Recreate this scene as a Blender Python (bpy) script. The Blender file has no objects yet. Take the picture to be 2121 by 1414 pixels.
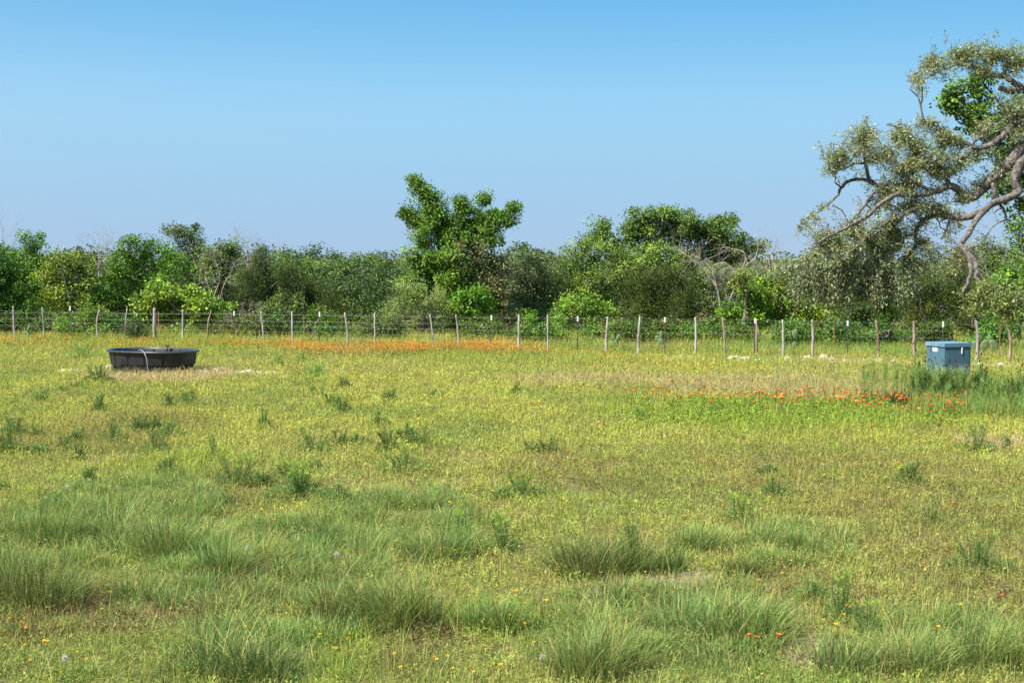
import bpy, math, random
import numpy as np
from mathutils import Vector
R = math.radians
rng = np.random.default_rng(11)
random.seed(5)
SC = bpy.context.scene
COL = SC.collection

# ------------------------------------------------------------------ camera, sky, sun
F, HC, HZ, CX, CY = 2900.0, 3.2, 535.0, 1060.5, 707.0
PITCH = math.atan((CY - HZ) / F)
cam = bpy.data.objects.new('camera', bpy.data.cameras.new('camera'))
COL.objects.link(cam)
cam.data.sensor_width = 36.0
cam.data.lens = F / 2121.0 * 36.0
cam.data.clip_end = 6000
cam.location = (0, 0, HC)
cam.rotation_euler = (math.pi / 2 - PITCH, 0, 0)
SC.camera = cam

SUN_EL, SUN_AZ = R(50), R(238)          # azimuth clockwise from +Y: left and a little behind the camera
world = bpy.data.worlds.new("World"); SC.world = world; world.use_nodes = True
nt = world.node_tree; nt.nodes.clear()
wo = nt.nodes.new('ShaderNodeOutputWorld'); bg = nt.nodes.new('ShaderNodeBackground')
sky = nt.nodes.new('ShaderNodeTexSky'); sky.sky_type = 'NISHITA'; sky.sun_disc = False
sky.sun_elevation = SUN_EL; sky.sun_rotation = SUN_AZ
sky.altitude = 0; sky.air_density = 1.0; sky.dust_density = 0.3; sky.ozone_density = 1.0
tc = nt.nodes.new('ShaderNodeTexCoord')
mp = nt.nodes.new('ShaderNodeMapping'); mp.inputs['Scale'].default_value = (1, 1, 1.5); mp.inputs['Location'].default_value = (0, 0, 0.3)
sep = nt.nodes.new('ShaderNodeSeparateColor'); com = nt.nodes.new('ShaderNodeCombineColor')
nt.links.new(tc.outputs['Generated'], mp.inputs['Vector']); nt.links.new(mp.outputs[0], sky.inputs['Vector'])
nt.links.new(sky.outputs[0], sep.inputs[0])
for ch, (pw, k) in enumerate(((1.45, .84), (.27, 1.80), (-.06, 3.53))):      # colour grading of the clear sky, per channel
    m1 = nt.nodes.new('ShaderNodeMath'); m1.operation = 'POWER'; m1.inputs[1].default_value = pw
    m2 = nt.nodes.new('ShaderNodeMath'); m2.operation = 'MULTIPLY'; m2.inputs[1].default_value = k
    m0 = nt.nodes.new('ShaderNodeMath'); m0.operation = 'MAXIMUM'; m0.inputs[1].default_value = .4
    nt.links.new(sep.outputs[ch], m0.inputs[0]); nt.links.new(m0.outputs[0], m1.inputs[0]); nt.links.new(m1.outputs[0], m2.inputs[0]); nt.links.new(m2.outputs[0], com.inputs[ch])
# slight brightening in the band of thin haze above the horizon, by elevation
sxyz = nt.nodes.new('ShaderNodeSeparateXYZ'); nt.links.new(tc.outputs['Generated'], sxyz.inputs[0])
mr = nt.nodes.new('ShaderNodeMapRange'); mr.inputs[1].default_value = 0; mr.inputs[2].default_value = .3; nt.links.new(sxyz.outputs['Z'], mr.inputs[0])
hr = nt.nodes.new('ShaderNodeValToRGB'); he = hr.color_ramp.elements; hr.color_ramp.interpolation = 'B_SPLINE'
he[0].position = 0; he[0].color = (.68, .76, .75, 1); he[1].position = 1.0; he[1].color = (.60, .72, .78, 1)
for ps_, cc_ in ((.08, (.72, .78, .77)), (.25, (.92, .90, .83)), (.36, (.99, .94, .87)), (.46, (.88, .88, .85)), (.60, (.62, .74, .80))):
    q_ = he.new(ps_); q_.color = (*cc_, 1)
hm_ = nt.nodes.new('ShaderNodeVectorMath'); hm_.operation = 'MULTIPLY'; hs_ = nt.nodes.new('ShaderNodeVectorMath'); hs_.operation = 'SCALE'; hs_.inputs['Scale'].default_value = 1.25
nt.links.new(mr.outputs[0], hr.inputs[0]); nt.links.new(com.outputs[0], hm_.inputs[0]); nt.links.new(hr.outputs[0], hm_.inputs[1]); nt.links.new(hm_.outputs[0], hs_.inputs[0])
nt.links.new(hs_.outputs[0], bg.inputs['Color'])
bg.inputs['Strength'].default_value = 0.13
nt.links.new(bg.outputs[0], wo.inputs['Surface'])
sl = bpy.data.lights.new('sun', 'SUN'); sl.energy = 5.0; sl.angle = R(0.5); sl.color = (1.0, 0.95, 0.86)
so = bpy.data.objects.new('sun', sl); COL.objects.link(so)
sd = Vector((math.sin(SUN_AZ) * math.cos(SUN_EL), math.cos(SUN_AZ) * math.cos(SUN_EL), math.sin(SUN_EL)))
so.rotation_euler = sd.to_track_quat('Z', 'Y').to_euler(); so.location = (-20, -10, 40)
SC.view_settings.view_transform = 'Standard'; SC.view_settings.look = 'None'
SC.view_settings.exposure = 1.0; SC.view_settings.gamma = 1
SC.cycles.max_bounces = 6; SC.cycles.diffuse_bounces = 3; SC.cycles.glossy_bounces = 2
SC.cycles.transmission_bounces = 3; SC.cycles.transparent_max_bounces = 4

# ------------------------------------------------------------------ picture -> place
def P(px, py, d):
    """world point seen at photo pixel (px,py) at distance d along +Y"""
    cp, sp = math.cos(PITCH), math.sin(PITCH)
    x = (px - CX); u = -(py - CY)
    dy = F * cp + u * sp; dz = -F * sp + u * cp
    k = d / dy
    return np.array([x * k, d, HC + dz * k])
def dist(py):                            # distance of flat ground seen at row py
    cp, sp = math.cos(PITCH), math.sin(PITCH)
    u = -(py - CY); dy = F * cp + u * sp; dz = -F * sp + u * cp
    return HC * dy / -dz
def ppm(d): return F / d
# ------------------------------------------------------------------ noise, terrain
class Noise:
    def __init__(s, seed): s.g = np.random.default_rng(seed).random((256, 256))
    def at(s, x, y, sc):
        x = np.asarray(x, float) / sc + 100.3; y = np.asarray(y, float) / sc + 77.7
        xi = np.floor(x).astype(int); yi = np.floor(y).astype(int)
        fx = x - xi; fy = y - yi; fx = fx * fx * (3 - 2 * fx); fy = fy * fy * (3 - 2 * fy)
        g = s.g; a = g[xi % 256, yi % 256]; b = g[(xi + 1) % 256, yi % 256]
        c = g[xi % 256, (yi + 1) % 256]; d = g[(xi + 1) % 256, (yi + 1) % 256]
        return (a * (1 - fx) + b * fx) * (1 - fy) + (c * (1 - fx) + d * fx) * fy
    def fbm(s, x, y, sc, o=3):
        t = 0; w = 0; a = 1.0
        for k in range(o):
            t = t + a * s.at(x + 13.1 * k, y - 7.7 * k, sc / 2 ** k); w += a; a *= .55
        return t / w
N1, N2, N3, N4, N5 = (Noise(k) for k in (1, 2, 3, 4, 5))
def gz(x, y):
    x = np.asarray(x, float); y = np.asarray(y, float)
    f = np.clip((75 - y) / 10, 0, 1)
    z = (N1.fbm(x, y, 6.0, 3) - .5) * 0.16 + (N2.fbm(x, y, 0.8, 2) - .5) * 0.07 * np.clip((30 - y) / 10, 0.2, 1)
    return z * f
# ------------------------------------------------------------------ materials
def mat_base(name):
    m = bpy.data.materials.new(name); m.use_nodes = True
    n = m.node_tree.nodes; return m, n, m.node_tree.links, n['Principled BSDF']
def leaf_mat(name, trans=0.35, rough=0.55, spec=0.25):
    m, n, l, b = mat_base(name)
    a = n.new('ShaderNodeAttribute'); a.attribute_name = 'col'
    l.new(a.outputs['Color'], b.inputs['Base Color'])
    b.inputs['Roughness'].default_value = rough; b.inputs['Specular IOR Level'].default_value = spec
    t = n.new('ShaderNodeBsdfTranslucent'); hs = n.new('ShaderNodeHueSaturation')
    hs.inputs['Hue'].default_value = 0.488; hs.inputs['Value'].default_value = 1.25; hs.inputs['Saturation'].default_value = 1.05
    l.new(a.outputs['Color'], hs.inputs['Color']); l.new(hs.outputs[0], t.inputs['Color'])
    mx = n.new('ShaderNodeMixShader'); mx.inputs[0].default_value = trans
    l.new(b.outputs[0], mx.inputs[1]); l.new(t.outputs[0], mx.inputs[2])
    l.new(mx.outputs[0], n['Material Output'].inputs['Surface'])
    return m
def noise_mat(name, c1, c2, scale=8, rough=0.8, stretch=(1, 1, 1), bump=0.3, c3=None, spec=0.3, metallic=0):
    m, n, l, b = mat_base(name)
    tcn = n.new('ShaderNodeTexCoord'); mpn = n.new('ShaderNodeMapping'); mpn.inputs['Scale'].default_value = stretch
    no = n.new('ShaderNodeTexNoise'); no.inputs['Scale'].default_value = scale; no.inputs['Detail'].default_value = 6
    l.new(tcn.outputs['Object'], mpn.inputs['Vector']); l.new(mpn.outputs[0], no.inputs['Vector'])
    cr = n.new('ShaderNodeValToRGB'); e = cr.color_ramp.elements
    e[0].position = .35; e[0].color = (*c1, 1); e[1].position = .65; e[1].color = (*c2, 1)
    if c3: x = e.new(.8); x.color = (*c3, 1)
    l.new(no.outputs['Fac'], cr.inputs['Fac']); l.new(cr.outputs['Color'], b.inputs['Base Color'])
    b.inputs['Roughness'].default_value = rough; b.inputs['Specular IOR Level'].default_value = spec
    b.inputs['Metallic'].default_value = metallic
    if bump:
        bp = n.new('ShaderNodeBump'); bp.inputs['Strength'].default_value = bump; bp.inputs['Distance'].default_value = .02
        l.new(no.outputs['Fac'], bp.inputs['Height']); l.new(bp.outputs[0], b.inputs['Normal'])
    return m
M = {}
M['grass'] = leaf_mat('grass_blades', .30, .6, .14)
M['leaf'] = leaf_mat('tree_leaves', .2, .5, .3)
M['oakleaf'] = leaf_mat('oak_leaves', .25, .42, .45)
M['petal'] = leaf_mat('petals', .3, .7, .1)
M['bark'] = noise_mat('oak_bark', (.05, .042, .038), (.20, .175, .155), 16, .95, (1, 1, .5), 1.0, (.32, .29, .27))
M['trunk'] = noise_mat('grey_bark', (.07, .055, .045), (.20, .17, .145), 6, .95)
M['deadwood'] = noise_mat('dead_wood', (.24, .20, .17), (.44, .38, .33), 5, .9)
M['cedar'] = noise_mat('weathered_cedar', (.22, .19, .165), (.46, .42, .38), 14, .9, (1, 1, .15), .6)
M['cedar_brown'] = noise_mat('weathered_cedar_brown', (.17, .11, .08), (.38, .29, .23), 14, .9, (1, 1, .15), .6)
M['steelgreen'] = noise_mat('painted_steel_post', (.045, .055, .035), (.11, .11, .075), 20, .6)
M['rust'] = noise_mat('rusty_steel', (.20, .085, .035), (.36, .17, .08), 20, .8)
M['whitepaint'] = noise_mat('white_paint', (.68, .68, .66), (.82, .82, .8), 10, .5)
M['wire'] = noise_mat('galvanised_wire', (.12, .11, .10), (.26, .25, .25), 20, .4, metallic=.6)
M['rock'] = noise_mat('limestone', (.42, .35, .27), (.66, .59, .49), 7, .9, bump=.6)
M['cactus'] = noise_mat('cactus_pad', (.09, .15, .045), (.14, .20, .075), 12, .6)

def ground_mat():
    m, n, l, b = mat_base('meadow_soil')
    tcn = n.new('ShaderNodeTexCoord')
    no = n.new('ShaderNodeTexNoise'); no.inputs['Scale'].default_value = .7; no.inputs['Detail'].default_value = 8
    no2 = n.new('ShaderNodeTexNoise'); no2.inputs['Scale'].default_value = 14; no2.inputs['Detail'].default_value = 8
    l.new(tcn.outputs['Object'], no.inputs['Vector']); l.new(tcn.outputs['Object'], no2.inputs['Vector'])
    cr = n.new('ShaderNodeValToRGB'); e = cr.color_ramp.elements
    e[0].position = .35; e[0].color = (.16, .18, .045, 1); e[1].position = .72; e[1].color = (.25, .20, .09, 1)
    cr2 = n.new('ShaderNodeValToRGB'); e = cr2.color_ramp.elements
    e[0].position = .3; e[0].color = (.35, .33, .28, 1); e[1].position = .7; e[1].color = (1.1, 1.05, 1, 1)
    l.new(no.outputs['Fac'], cr.inputs['Fac']); l.new(no2.outputs['Fac'], cr2.inputs['Fac'])
    mx = n.new('ShaderNodeMix'); mx.data_type = 'RGBA'; mx.blend_type = 'MULTIPLY'; mx.inputs[0].default_value = 1
    l.new(cr.outputs[0], mx.inputs[6]); l.new(cr2.outputs[0], mx.inputs[7])
    at = n.new('ShaderNodeAttribute'); at.attribute_name = 'bare'
    mx2 = n.new('ShaderNodeMix'); mx2.data_type = 'RGBA'
    cb = n.new('ShaderNodeValToRGB'); e = cb.color_ramp.elements
    e[0].position = .35; e[0].color = (.12, .08, .055, 1); e[1].position = .65; e[1].color = (.30, .22, .15, 1)
    l.new(no2.outputs['Fac'], cb.inputs['Fac'])
    l.new(at.outputs['Fac'], mx2.inputs[0]); l.new(mx.outputs[2], mx2.inputs[6]); l.new(cb.outputs[0], mx2.inputs[7])
    l.new(mx2.outputs[2], b.inputs['Base Color']); b.inputs['Roughness'].default_value = .95
    b.inputs['Specular IOR Level'].default_value = .1
    bp = n.new('ShaderNodeBump'); bp.inputs['Strength'].default_value = .8; bp.inputs['Distance'].default_value = .03
    l.new(no2.outputs['Fac'], bp.inputs['Height']); l.new(bp.outputs[0], b.inputs['Normal'])
    return m
M['ground'] = ground_mat()

# ------------------------------------------------------------------ mesh helpers
def link(name, me, mat=None, parent=None):
    o = bpy.data.objects.new(name, me); COL.objects.link(o)
    if mat is not None: me.materials.append(mat)
    if parent is not None: o.parent = parent
    return o
def tag(o, label=None, cat=None, group=None, kind=None):
    if label: o['label'] = label
    if cat: o['category'] = cat
    if group: o['group'] = group
    if kind: o['kind'] = kind
    return o
def empty(name, loc, label=None, cat=None, group=None):
    o = bpy.data.objects.new(name, None); COL.objects.link(o); o.location = tuple(loc)
    o.empty_display_size = .2
    return tag(o, label, cat, group)
def mesh_np(name, V, Fc, col=None, smooth=False):
    """V (n,3), Fc (m,k) one face size, or list of such"""
    me = bpy.data.meshes.new(name)
    if not isinstance(Fc, list): Fc = [Fc]
    Fc = [np.asarray(f, np.int32) for f in Fc if len(f)]
    V = np.asarray(V, np.float32)
    me.vertices.add(len(V)); me.vertices.foreach_set('co', V.ravel())
    loops = np.concatenate([f.ravel() for f in Fc]); tot = np.concatenate([np.full(len(f), f.shape[1], np.int32) for f in Fc])
    me.loops.add(len(loops)); me.loops.foreach_set('vertex_index', loops)
    me.polygons.add(len(tot)); st = np.zeros(len(tot), np.int32); st[1:] = np.cumsum(tot)[:-1]
    me.polygons.foreach_set('loop_start', st)
    me.polygons.foreach_set('use_smooth', np.full(len(tot), smooth))
    if col is not None:
        a = me.color_attributes.new('col', 'FLOAT_COLOR', 'POINT')
        c = np.ones((len(V), 4), np.float32); c[:, :3] = np.clip(col, 0.004, 1)
        a.data.foreach_set('color', c.ravel())
    me.update(calc_edges=True)
    return me
class Acc:
    """collects geometry, one mesh at the end"""
    def __init__(s): s.V = []; s.F = {3: [], 4: []}; s.C = []; s.n = 0
    def add(s, V, Fs, C=None):
        s.V.append(np.asarray(V, np.float32).reshape(-1, 3))
        for f in (Fs if isinstance(Fs, list) else [Fs]):
            f = np.asarray(f, np.int64)
            if len(f): s.F[f.shape[1]].append(f + s.n)
        k = len(s.V[-1])
        if C is None: C = (.5, .5, .5)
        C = np.asarray(C, np.float32)
        s.C.append(np.broadcast_to(C, (k, 3)) if C.ndim == 1 else C)
        s.n += k
    def build(s, name, mat, parent=None, smooth=False, col=True):
        Fs = [np.concatenate(v) for v in s.F.values() if v]
        me = mesh_np(name, np.concatenate(s.V), Fs, np.concatenate(s.C) if col else None, smooth)
        return link(name, me, mat, parent)

def blades(base, h, w, az, lean, col, S=3, droop=.5, tipcol=None):
    """base (N,3); ribbons that rise and bend toward az by lean (fraction of h)"""
    N = len(base); h = np.broadcast_to(h, N); w = np.broadcast_to(w, N); lean = np.broadcast_to(lean, N)
    dirx, diry = np.cos(az), np.sin(az)
    fa = az + np.pi / 2 + rng.normal(0, .6, N)
    sx, sy = np.cos(fa), np.sin(fa)
    V = np.zeros((N, 2 * S + 1, 3), np.float32); C = np.zeros((N, 2 * S + 1, 3), np.float32)
    for k in range(S + 1):
        t = k / S
        hor = lean * h * (t ** 1.7)
        ver = h * (t - droop * np.minimum(lean, 1.2) * t * t * .6)
        cx = base[:, 0] + dirx * hor; cy = base[:, 1] + diry * hor; cz = base[:, 2] + ver
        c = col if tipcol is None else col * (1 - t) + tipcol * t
        if k < S:
            ww = w * .5 * (1 - .55 * t)
            V[:, 2 * k] = np.stack([cx - sx * ww, cy - sy * ww, cz], 1)
            V[:, 2 * k + 1] = np.stack([cx + sx * ww, cy + sy * ww, cz], 1)
            C[:, 2 * k] = c; C[:, 2 * k + 1] = c
        else:
            V[:, 2 * S] = np.stack([cx, cy, cz], 1); C[:, 2 * S] = c
    f = []
    for k in range(S - 1):
        f += [[2 * k, 2 * k + 1, 2 * k + 3], [2 * k, 2 * k + 3, 2 * k + 2]]
    f += [[2 * S - 2, 2 * S - 1, 2 * S]]
    f = np.array(f)
    Fc = (np.arange(N)[:, None, None] * (2 * S + 1) + f[None]).reshape(-1, 3)
    return V.reshape(-1, 3), Fc, C.reshape(-1, 3)
def unit(v): return v / np.maximum(np.linalg.norm(v, axis=-1, keepdims=True), 1e-9)
def leaves(p, d, l, w, col, up=.6, out=None):
    """rhombic leaves: p (N,3) base, d (N,3) direction, l, w sizes"""
    N = len(p); d = unit(d)
    nrm = rng.normal(0, 1, (N, 3)); nrm[:, 2] += up * 2
    if out is not None: nrm = out * 1.5 + rng.normal(0, .5, (N, 3)) + [0, 0, .25]
    s = unit(np.cross(d, nrm)); l = np.broadcast_to(l, N)[:, None]; w = np.broadcast_to(w, N)[:, None]
    up_ = unit(np.cross(s, d))
    V = np.stack([p, p + d * l * .45 - s * w * .5 + up_ * w * .12, p + d * l, p + d * l * .45 + s * w * .5 + up_ * w * .12], 1)
    Fc = (np.arange(N)[:, None] * 4 + np.array([0, 1, 2, 3])[None])
    C = np.repeat(col, 4, 0)
    return V.reshape(-1, 3), Fc, C
def sticks(A, B, ra, rb, sides=4):
    A = np.asarray(A, float).reshape(-1, 3); B = np.asarray(B, float).reshape(-1, 3); N = len(A)
    d = unit(B - A); ref = np.where(np.abs(d[:, 2:3]) > .9, np.array([[1., 0, 0]]), np.array([[0, 0, 1.]]))
    u = unit(np.cross(d, ref)); v = np.cross(d, u)
    ra = np.broadcast_to(ra, N)[:, None]; rb = np.broadcast_to(rb, N)[:, None]
    V = []
    for k in range(sides):
        a = 2 * math.pi * k / sides; V.append(A + (u * math.cos(a) + v * math.sin(a)) * ra)
    for k in range(sides):
        a = 2 * math.pi * k / sides; V.append(B + (u * math.cos(a) + v * math.sin(a)) * rb)
    V = np.stack(V, 1)
    f = np.array([[k, (k + 1) % sides, sides + (k + 1) % sides, sides + k] for k in range(sides)])
    return V.reshape(-1, 3), (np.arange(N)[:, None, None] * 2 * sides + f[None]).reshape(-1, 4)
def smooth_path(pts, rad, sub=4, jit=0):
    pts = np.asarray(pts, float); n = len(pts)
    if n < 3: sub = max(sub, 2)
    out = []; ro = []
    for i in range(n - 1):
        p0 = pts[max(i - 1, 0)]; p1 = pts[i]; p2 = pts[i + 1]; p3 = pts[min(i + 2, n - 1)]
        for k in range(sub):
            t = k / sub
            out.append(.5 * ((2 * p1) + (-p0 + p2) * t + (2 * p0 - 5 * p1 + 4 * p2 - p3) * t * t + (-p0 + 3 * p1 - 3 * p2 + p3) * t ** 3))
            ro.append(rad[i] * (1 - t) + rad[i + 1] * t)
    out.append(pts[-1]); ro.append(rad[-1]); out = np.array(out)
    if jit: out[1:-1] += rng.normal(0, jit, out[1:-1].shape)
    return out, np.array(ro)
def tube(path, rad, sides=8, lump=0.0, cap=True):
    path = np.asarray(path, float); n = len(path)
    T = unit(np.gradient(path, axis=0)); u = np.cross(T[0], [0.3, 0.9, .1]); u /= np.linalg.norm(u)
    V = []
    for i in range(n):
        u = u - T[i] * np.dot(u, T[i]); u /= np.linalg.norm(u); v = np.cross(T[i], u)
        for k in range(sides):
            a = 2 * math.pi * k / sides
            r = rad[i] * (1 + (rng.random() - .5) * lump)
            V.append(path[i] + (u * math.cos(a) + v * math.sin(a)) * r)
    f = [[i * sides + k, i * sides + (k + 1) % sides, (i + 1) * sides + (k + 1) % sides, (i + 1) * sides + k] for i in range(n - 1) for k in range(sides)]
    Fs = [np.array(f)]
    if cap:
        V.append(path[-1]); V.append(path[0]); m = n * sides
        Fs.append(np.array([[(n - 1) * sides + k, (n - 1) * sides + (k + 1) % sides, m] for k in range(sides)] +
                           [[(k + 1) % sides, k, m + 1] for k in range(sides)]))
    return np.array(V), Fs
def box(x0, x1, y0, y1, z0, z1):
    V = np.array([[x, y, z] for z in (z0, z1) for x, y in ((x0, y0), (x1, y0), (x1, y1), (x0, y1))])
    return V, np.array([[3, 2, 1, 0], [4, 5, 6, 7], [0, 1, 5, 4], [1, 2, 6, 5], [2, 3, 7, 6], [3, 0, 4, 7]])
def bevel(o, w, seg=2):
    b = o.modifiers.new('bevel', 'BEVEL'); b.width = w; b.segments = seg; b.limit_method = 'ANGLE'

# ------------------------------------------------------------------ patches of the meadow (from the photograph)
def ell(px0, py0, px1, py1):
    """ellipse on the ground covering a photo rectangle"""
    d0, d1 = dist(py1), dist(py0); dc = (d0 + d1) / 2; k = dc / F
    return ((px0 + px1) / 2 - CX) * k, dc, (px1 - px0) / 2 * k, (d1 - d0) / 2
def inside(e, x, y, soft=.3):
    r = np.sqrt(((x - e[0]) / e[2]) ** 2 + ((y - e[1]) / e[3]) ** 2) + (N5.fbm(x, y, .9, 3) - .5) * 1.1
    return np.clip((1 + soft - r) / (2 * soft), 0, 1)
BARE = [ell(*a) for a in ((1230, 1170, 1480, 1265), (1620, 1320, 1760, 1400), (1500, 1275, 1640, 1330))]
BARE_FAR = [ell(*a) for a in ((1500, 736, 1900, 744), (400, 768, 530, 773))]
BROWN = [ell(*a) for a in ((-40, 1225, 480, 1330), (740, 1300, 960, 1400), (1180, 1140, 1420, 1200), (390, 960, 620, 1080), (1430, 930, 2200, 1120),
                           (1050, 940, 1420, 1040), (0, 850, 420, 950), (1550, 1180, 1760, 1260), (1760, 1050, 2160, 1250))]
TAN = [ell(*a) for a in ((215, 764, 480, 796), (1340, 785, 1880, 832), (1040, 778, 1420, 806), (1990, 912, 2140, 938))]
LUSH = [ell(*a) for a in ((1250, 838, 2000, 905), (380, 640, 700, 735), (860, 735, 1300, 760), (250, 940, 620, 1010), (930, 1245, 1180, 1330), (640, 1290, 800, 1414), (1350, 700, 1800, 760))]
BLUEG = [ell(*a) for a in ((-60, 1000, 420, 1215), (240, 1085, 860, 1280), (640, 1020, 1000, 1160), (1130, 1210, 1640, 1400), (1840, 1280, 2180, 1414), (560, 1240, 720, 1400),
                           (350, 1290, 600, 1414), (1540, 1090, 1760, 1180))]
def mask(L, x, y, soft=.3):
    m = np.zeros(np.shape(x))
    for e in L: m = np.maximum(m, inside(e, x, y, soft))
    return m

# ------------------------------------------------------------------ ground
xs = np.concatenate([[-3000, -800, -250, -120, -70], np.arange(-45, 45.01, .22), [70, 120, 250, 800, 3000]])
ys = np.concatenate([[-3000, -600, -100, -20, 0, 4], np.arange(7, 30, .2), np.arange(30, 76, .5), [90, 120, 170, 260, 500, 1200, 4000]])
X, Y = np.meshgrid(xs, ys); Z = np.where((np.abs(X) < 46) & (Y > 6), gz(X, Y), 0)
nx, ny = len(xs), len(ys)
idx = np.arange(nx * ny).reshape(ny, nx)
Fq = np.stack([idx[:-1, :-1], idx[:-1, 1:], idx[1:, 1:], idx[1:, :-1]], -1).reshape(-1, 4)
gm = mesh_np('ground', np.stack([X, Y, Z], -1).reshape(-1, 3), Fq, None, True)
bare = np.maximum(mask(BARE, X, Y), mask(BARE_FAR, X, Y)).ravel()
a = gm.attributes.new('bare', 'FLOAT', 'POINT'); a.data.foreach_set('value', bare.astype(np.float32))
tag(link('ground', gm, M['ground']), kind='structure')

# ------------------------------------------------------------------ meadow colours
PAL = dict(yg=(.48, .49, .085), olive=(.33, .36, .085), green=(.17, .28, .055), lush=(.30, .41, .05), brown=(.20, .13, .06), tan=(.50, .38, .20), blueg=(.16, .26, .08), dry=(.38, .34, .11))
PAL = {k: np.array(v) for k, v in PAL.items()}
def meadow_col(x, y, n):
    far = np.clip((y - 13) / 14, 0, 1)[:, None]
    nz = N3.fbm(x, y, 2.5, 3)[:, None]; nf = N4.fbm(x, y, .5, 2)[:, None]
    c = PAL['olive'] * (1 - far) + PAL['yg'] * far
    c = c * (1 - np.clip((nz - .5) * 3, 0, .7)) + PAL['green'] * np.clip((nz - .5) * 3, 0, .7)
    c = c * (1 - np.clip((.43 - nz) * 3, 0, .45)) + PAL['dry'] * np.clip((.43 - nz) * 3, 0, .45)
    c = c * (.8 + .4 * nf)
    for L, k, s in ((LUSH, 'lush', .7), (BLUEG, 'blueg', .6), (BROWN, 'brown', .5), (TAN, 'tan', .6)):
        m = mask(L, x, y)[:, None] * s
        m = m * (rng.random((n, 1)) < .85)
        c = c * (1 - m) + PAL[k] * m
    r = rng.random((n, 1))
    c = np.where(r < .10, PAL['dry'] * .9, c); c = np.where((r > .10) & (r < .16), PAL['brown'], c); c = np.where((r > .9), PAL['green'] * .8, c)
    return c * rng.uniform(.72, 1.26, (n, 1))
def scatter(n, d0, d1, p=.8, wide=.44, pad=2.2):
    u = rng.random(n); q = 1 - p
    y = (d0 ** q + u * (d1 ** q - d0 ** q)) ** (1 / q)
    x = (rng.random(n) * 2 - 1) * (y * wide + pad)
    return x, y
def ground_pts(x, y): return np.stack([x, y, gz(x, y) - .005], 1)
TANKPOS = (P(315, 760, 39.5)[0], 39.6)
BOXPOS = (P(1964, 760, 37.0)[0], 37.0)
def keep_clear(x, y):
    k = ((x - TANKPOS[0]) / 1.35) ** 2 + ((y - TANKPOS[1]) / .95) ** 2 > 1
    k &= (np.abs(x - BOXPOS[0]) + np.abs(y - BOXPOS[1])) > .62
    return k

acc = Acc()
n = 490000
x, y = scatter(n, 8.2, 60)
cover = np.maximum(mask(BARE, x, y), mask(BARE_FAR, x, y))
k = (rng.random(n) > cover * .72) & keep_clear(x, y) & (rng.random(n) > (N2.fbm(x, y, .40, 3) < .46) * .75 * (y < 24)); x = x[k]; y = y[k]; n = len(x)
hn = .55 + .9 * N4.fbm(x, y, .7, 3)
sz = (y / 12) ** .55
tall = np.clip((y - 49 + x * .1) / 3, 0, 1)
h = (.055 + .10 * rng.random(n) ** 2) * hn * (1 + .25 * sz) * (1 + 1.2 * tall) * (1 + .5 * mask(LUSH, x, y) + .9 * mask(TAN, x, y) * (rng.random(n) < .4))
acc.add(*blades(ground_pts(x, y), h, .006 * sz, rng.random(n) * 6.28, rng.uniform(.1, .9, n), meadow_col(x, y, n), 2))
acc.build('meadow_grass', M['grass']); tag(bpy.data.objects['meadow_grass'], 'yellow-green short meadow grass covering the whole field', 'grass', kind='stuff')

# low broad leaved ground cover
acc = Acc()
n = 275000
x, y = scatter(n, 8.2, 58)
cover = np.maximum(mask(BARE, x, y), mask(BARE_FAR, x, y))
k = (rng.random(n) > cover * .75) & keep_clear(x, y) & (rng.random(n) > (N2.fbm(x, y, .45, 2) < .40) * .5 * (y < 26)); x = x[k]; y = y[k]; n = len(x)
sz = (y / 12) ** .5
p = ground_pts(x, y); p[:, 2] += rng.random(n) ** 1.5 * .11 * (.5 + N4.fbm(x, y, .7, 3)) * sz
d = rng.normal(0, 1, (n, 3)); d[:, 2] = np.abs(d[:, 2]) * .7
acc.add(*leaves(p, d, rng.uniform(.018, .045, n) * sz, rng.uniform(.008, .016, n) * sz, meadow_col(x, y, n), .5))
acc.build('ground_cover', M['grass']); tag(bpy.data.objects['ground_cover'], 'low leafy weeds and dry litter between the grass', 'ground cover', kind='stuff')

# small leafy mounds: the clumpy texture of the pasture
acc = Acc(); nm = 13000; per = 26
x, y = scatter(nm, 8.2, 40, 1.1)
k = keep_clear(x, y) & (rng.random(nm) > np.maximum(mask(BARE, x, y), mask(BARE_FAR, x, y)) * .8) & (rng.random(nm) > mask(BLUEG, x, y) * .5); x, y = x[k], y[k]; nm = len(x)
r_ = rng.random(nm); mc = np.empty((nm, 3)); edges = (.0, .42, .62, .78, .90, 1.01); cs = (PAL['yg'], PAL['green'] * 1.15, PAL['olive'], PAL['brown'] * np.array((1.1, .9, .9)), PAL['dry'] * 1.1)
for i in range(5): mc[(r_ >= edges[i]) & (r_ < edges[i + 1])] = cs[i]
br = mask(BROWN, x, y); sw = rng.random(nm) < br * .45; mc[sw] = PAL['brown'] * .95; dk = (rng.random(nm) < br * .75) & (y < 13.2); lu = mask(LUSH, x, y); sw = rng.random(nm) < lu * .7; mc[sw] = PAL['lush']; tn = mask(TAN, x, y); sw = rng.random(nm) < tn * .8; mc[sw] = PAL['tan']
mc = mc * .45 + meadow_col(x, y, nm) * .6; mc[dk] = np.array((.15, .075, .045)); mc = mc * rng.uniform(.8, 1.2, (nm, 1)); R_ = rng.uniform(.04, .11, nm) * (y / 12) ** .35; Hh = R_ * rng.uniform(.8, 1.7, nm)
idx_ = np.repeat(np.arange(nm), per); n = len(idx_); a = rng.random(n) * 6.28; q = np.sqrt(rng.random(n)); zz_ = rng.random(n) ** .7 * np.sqrt(1 - q * q * .9)
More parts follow.
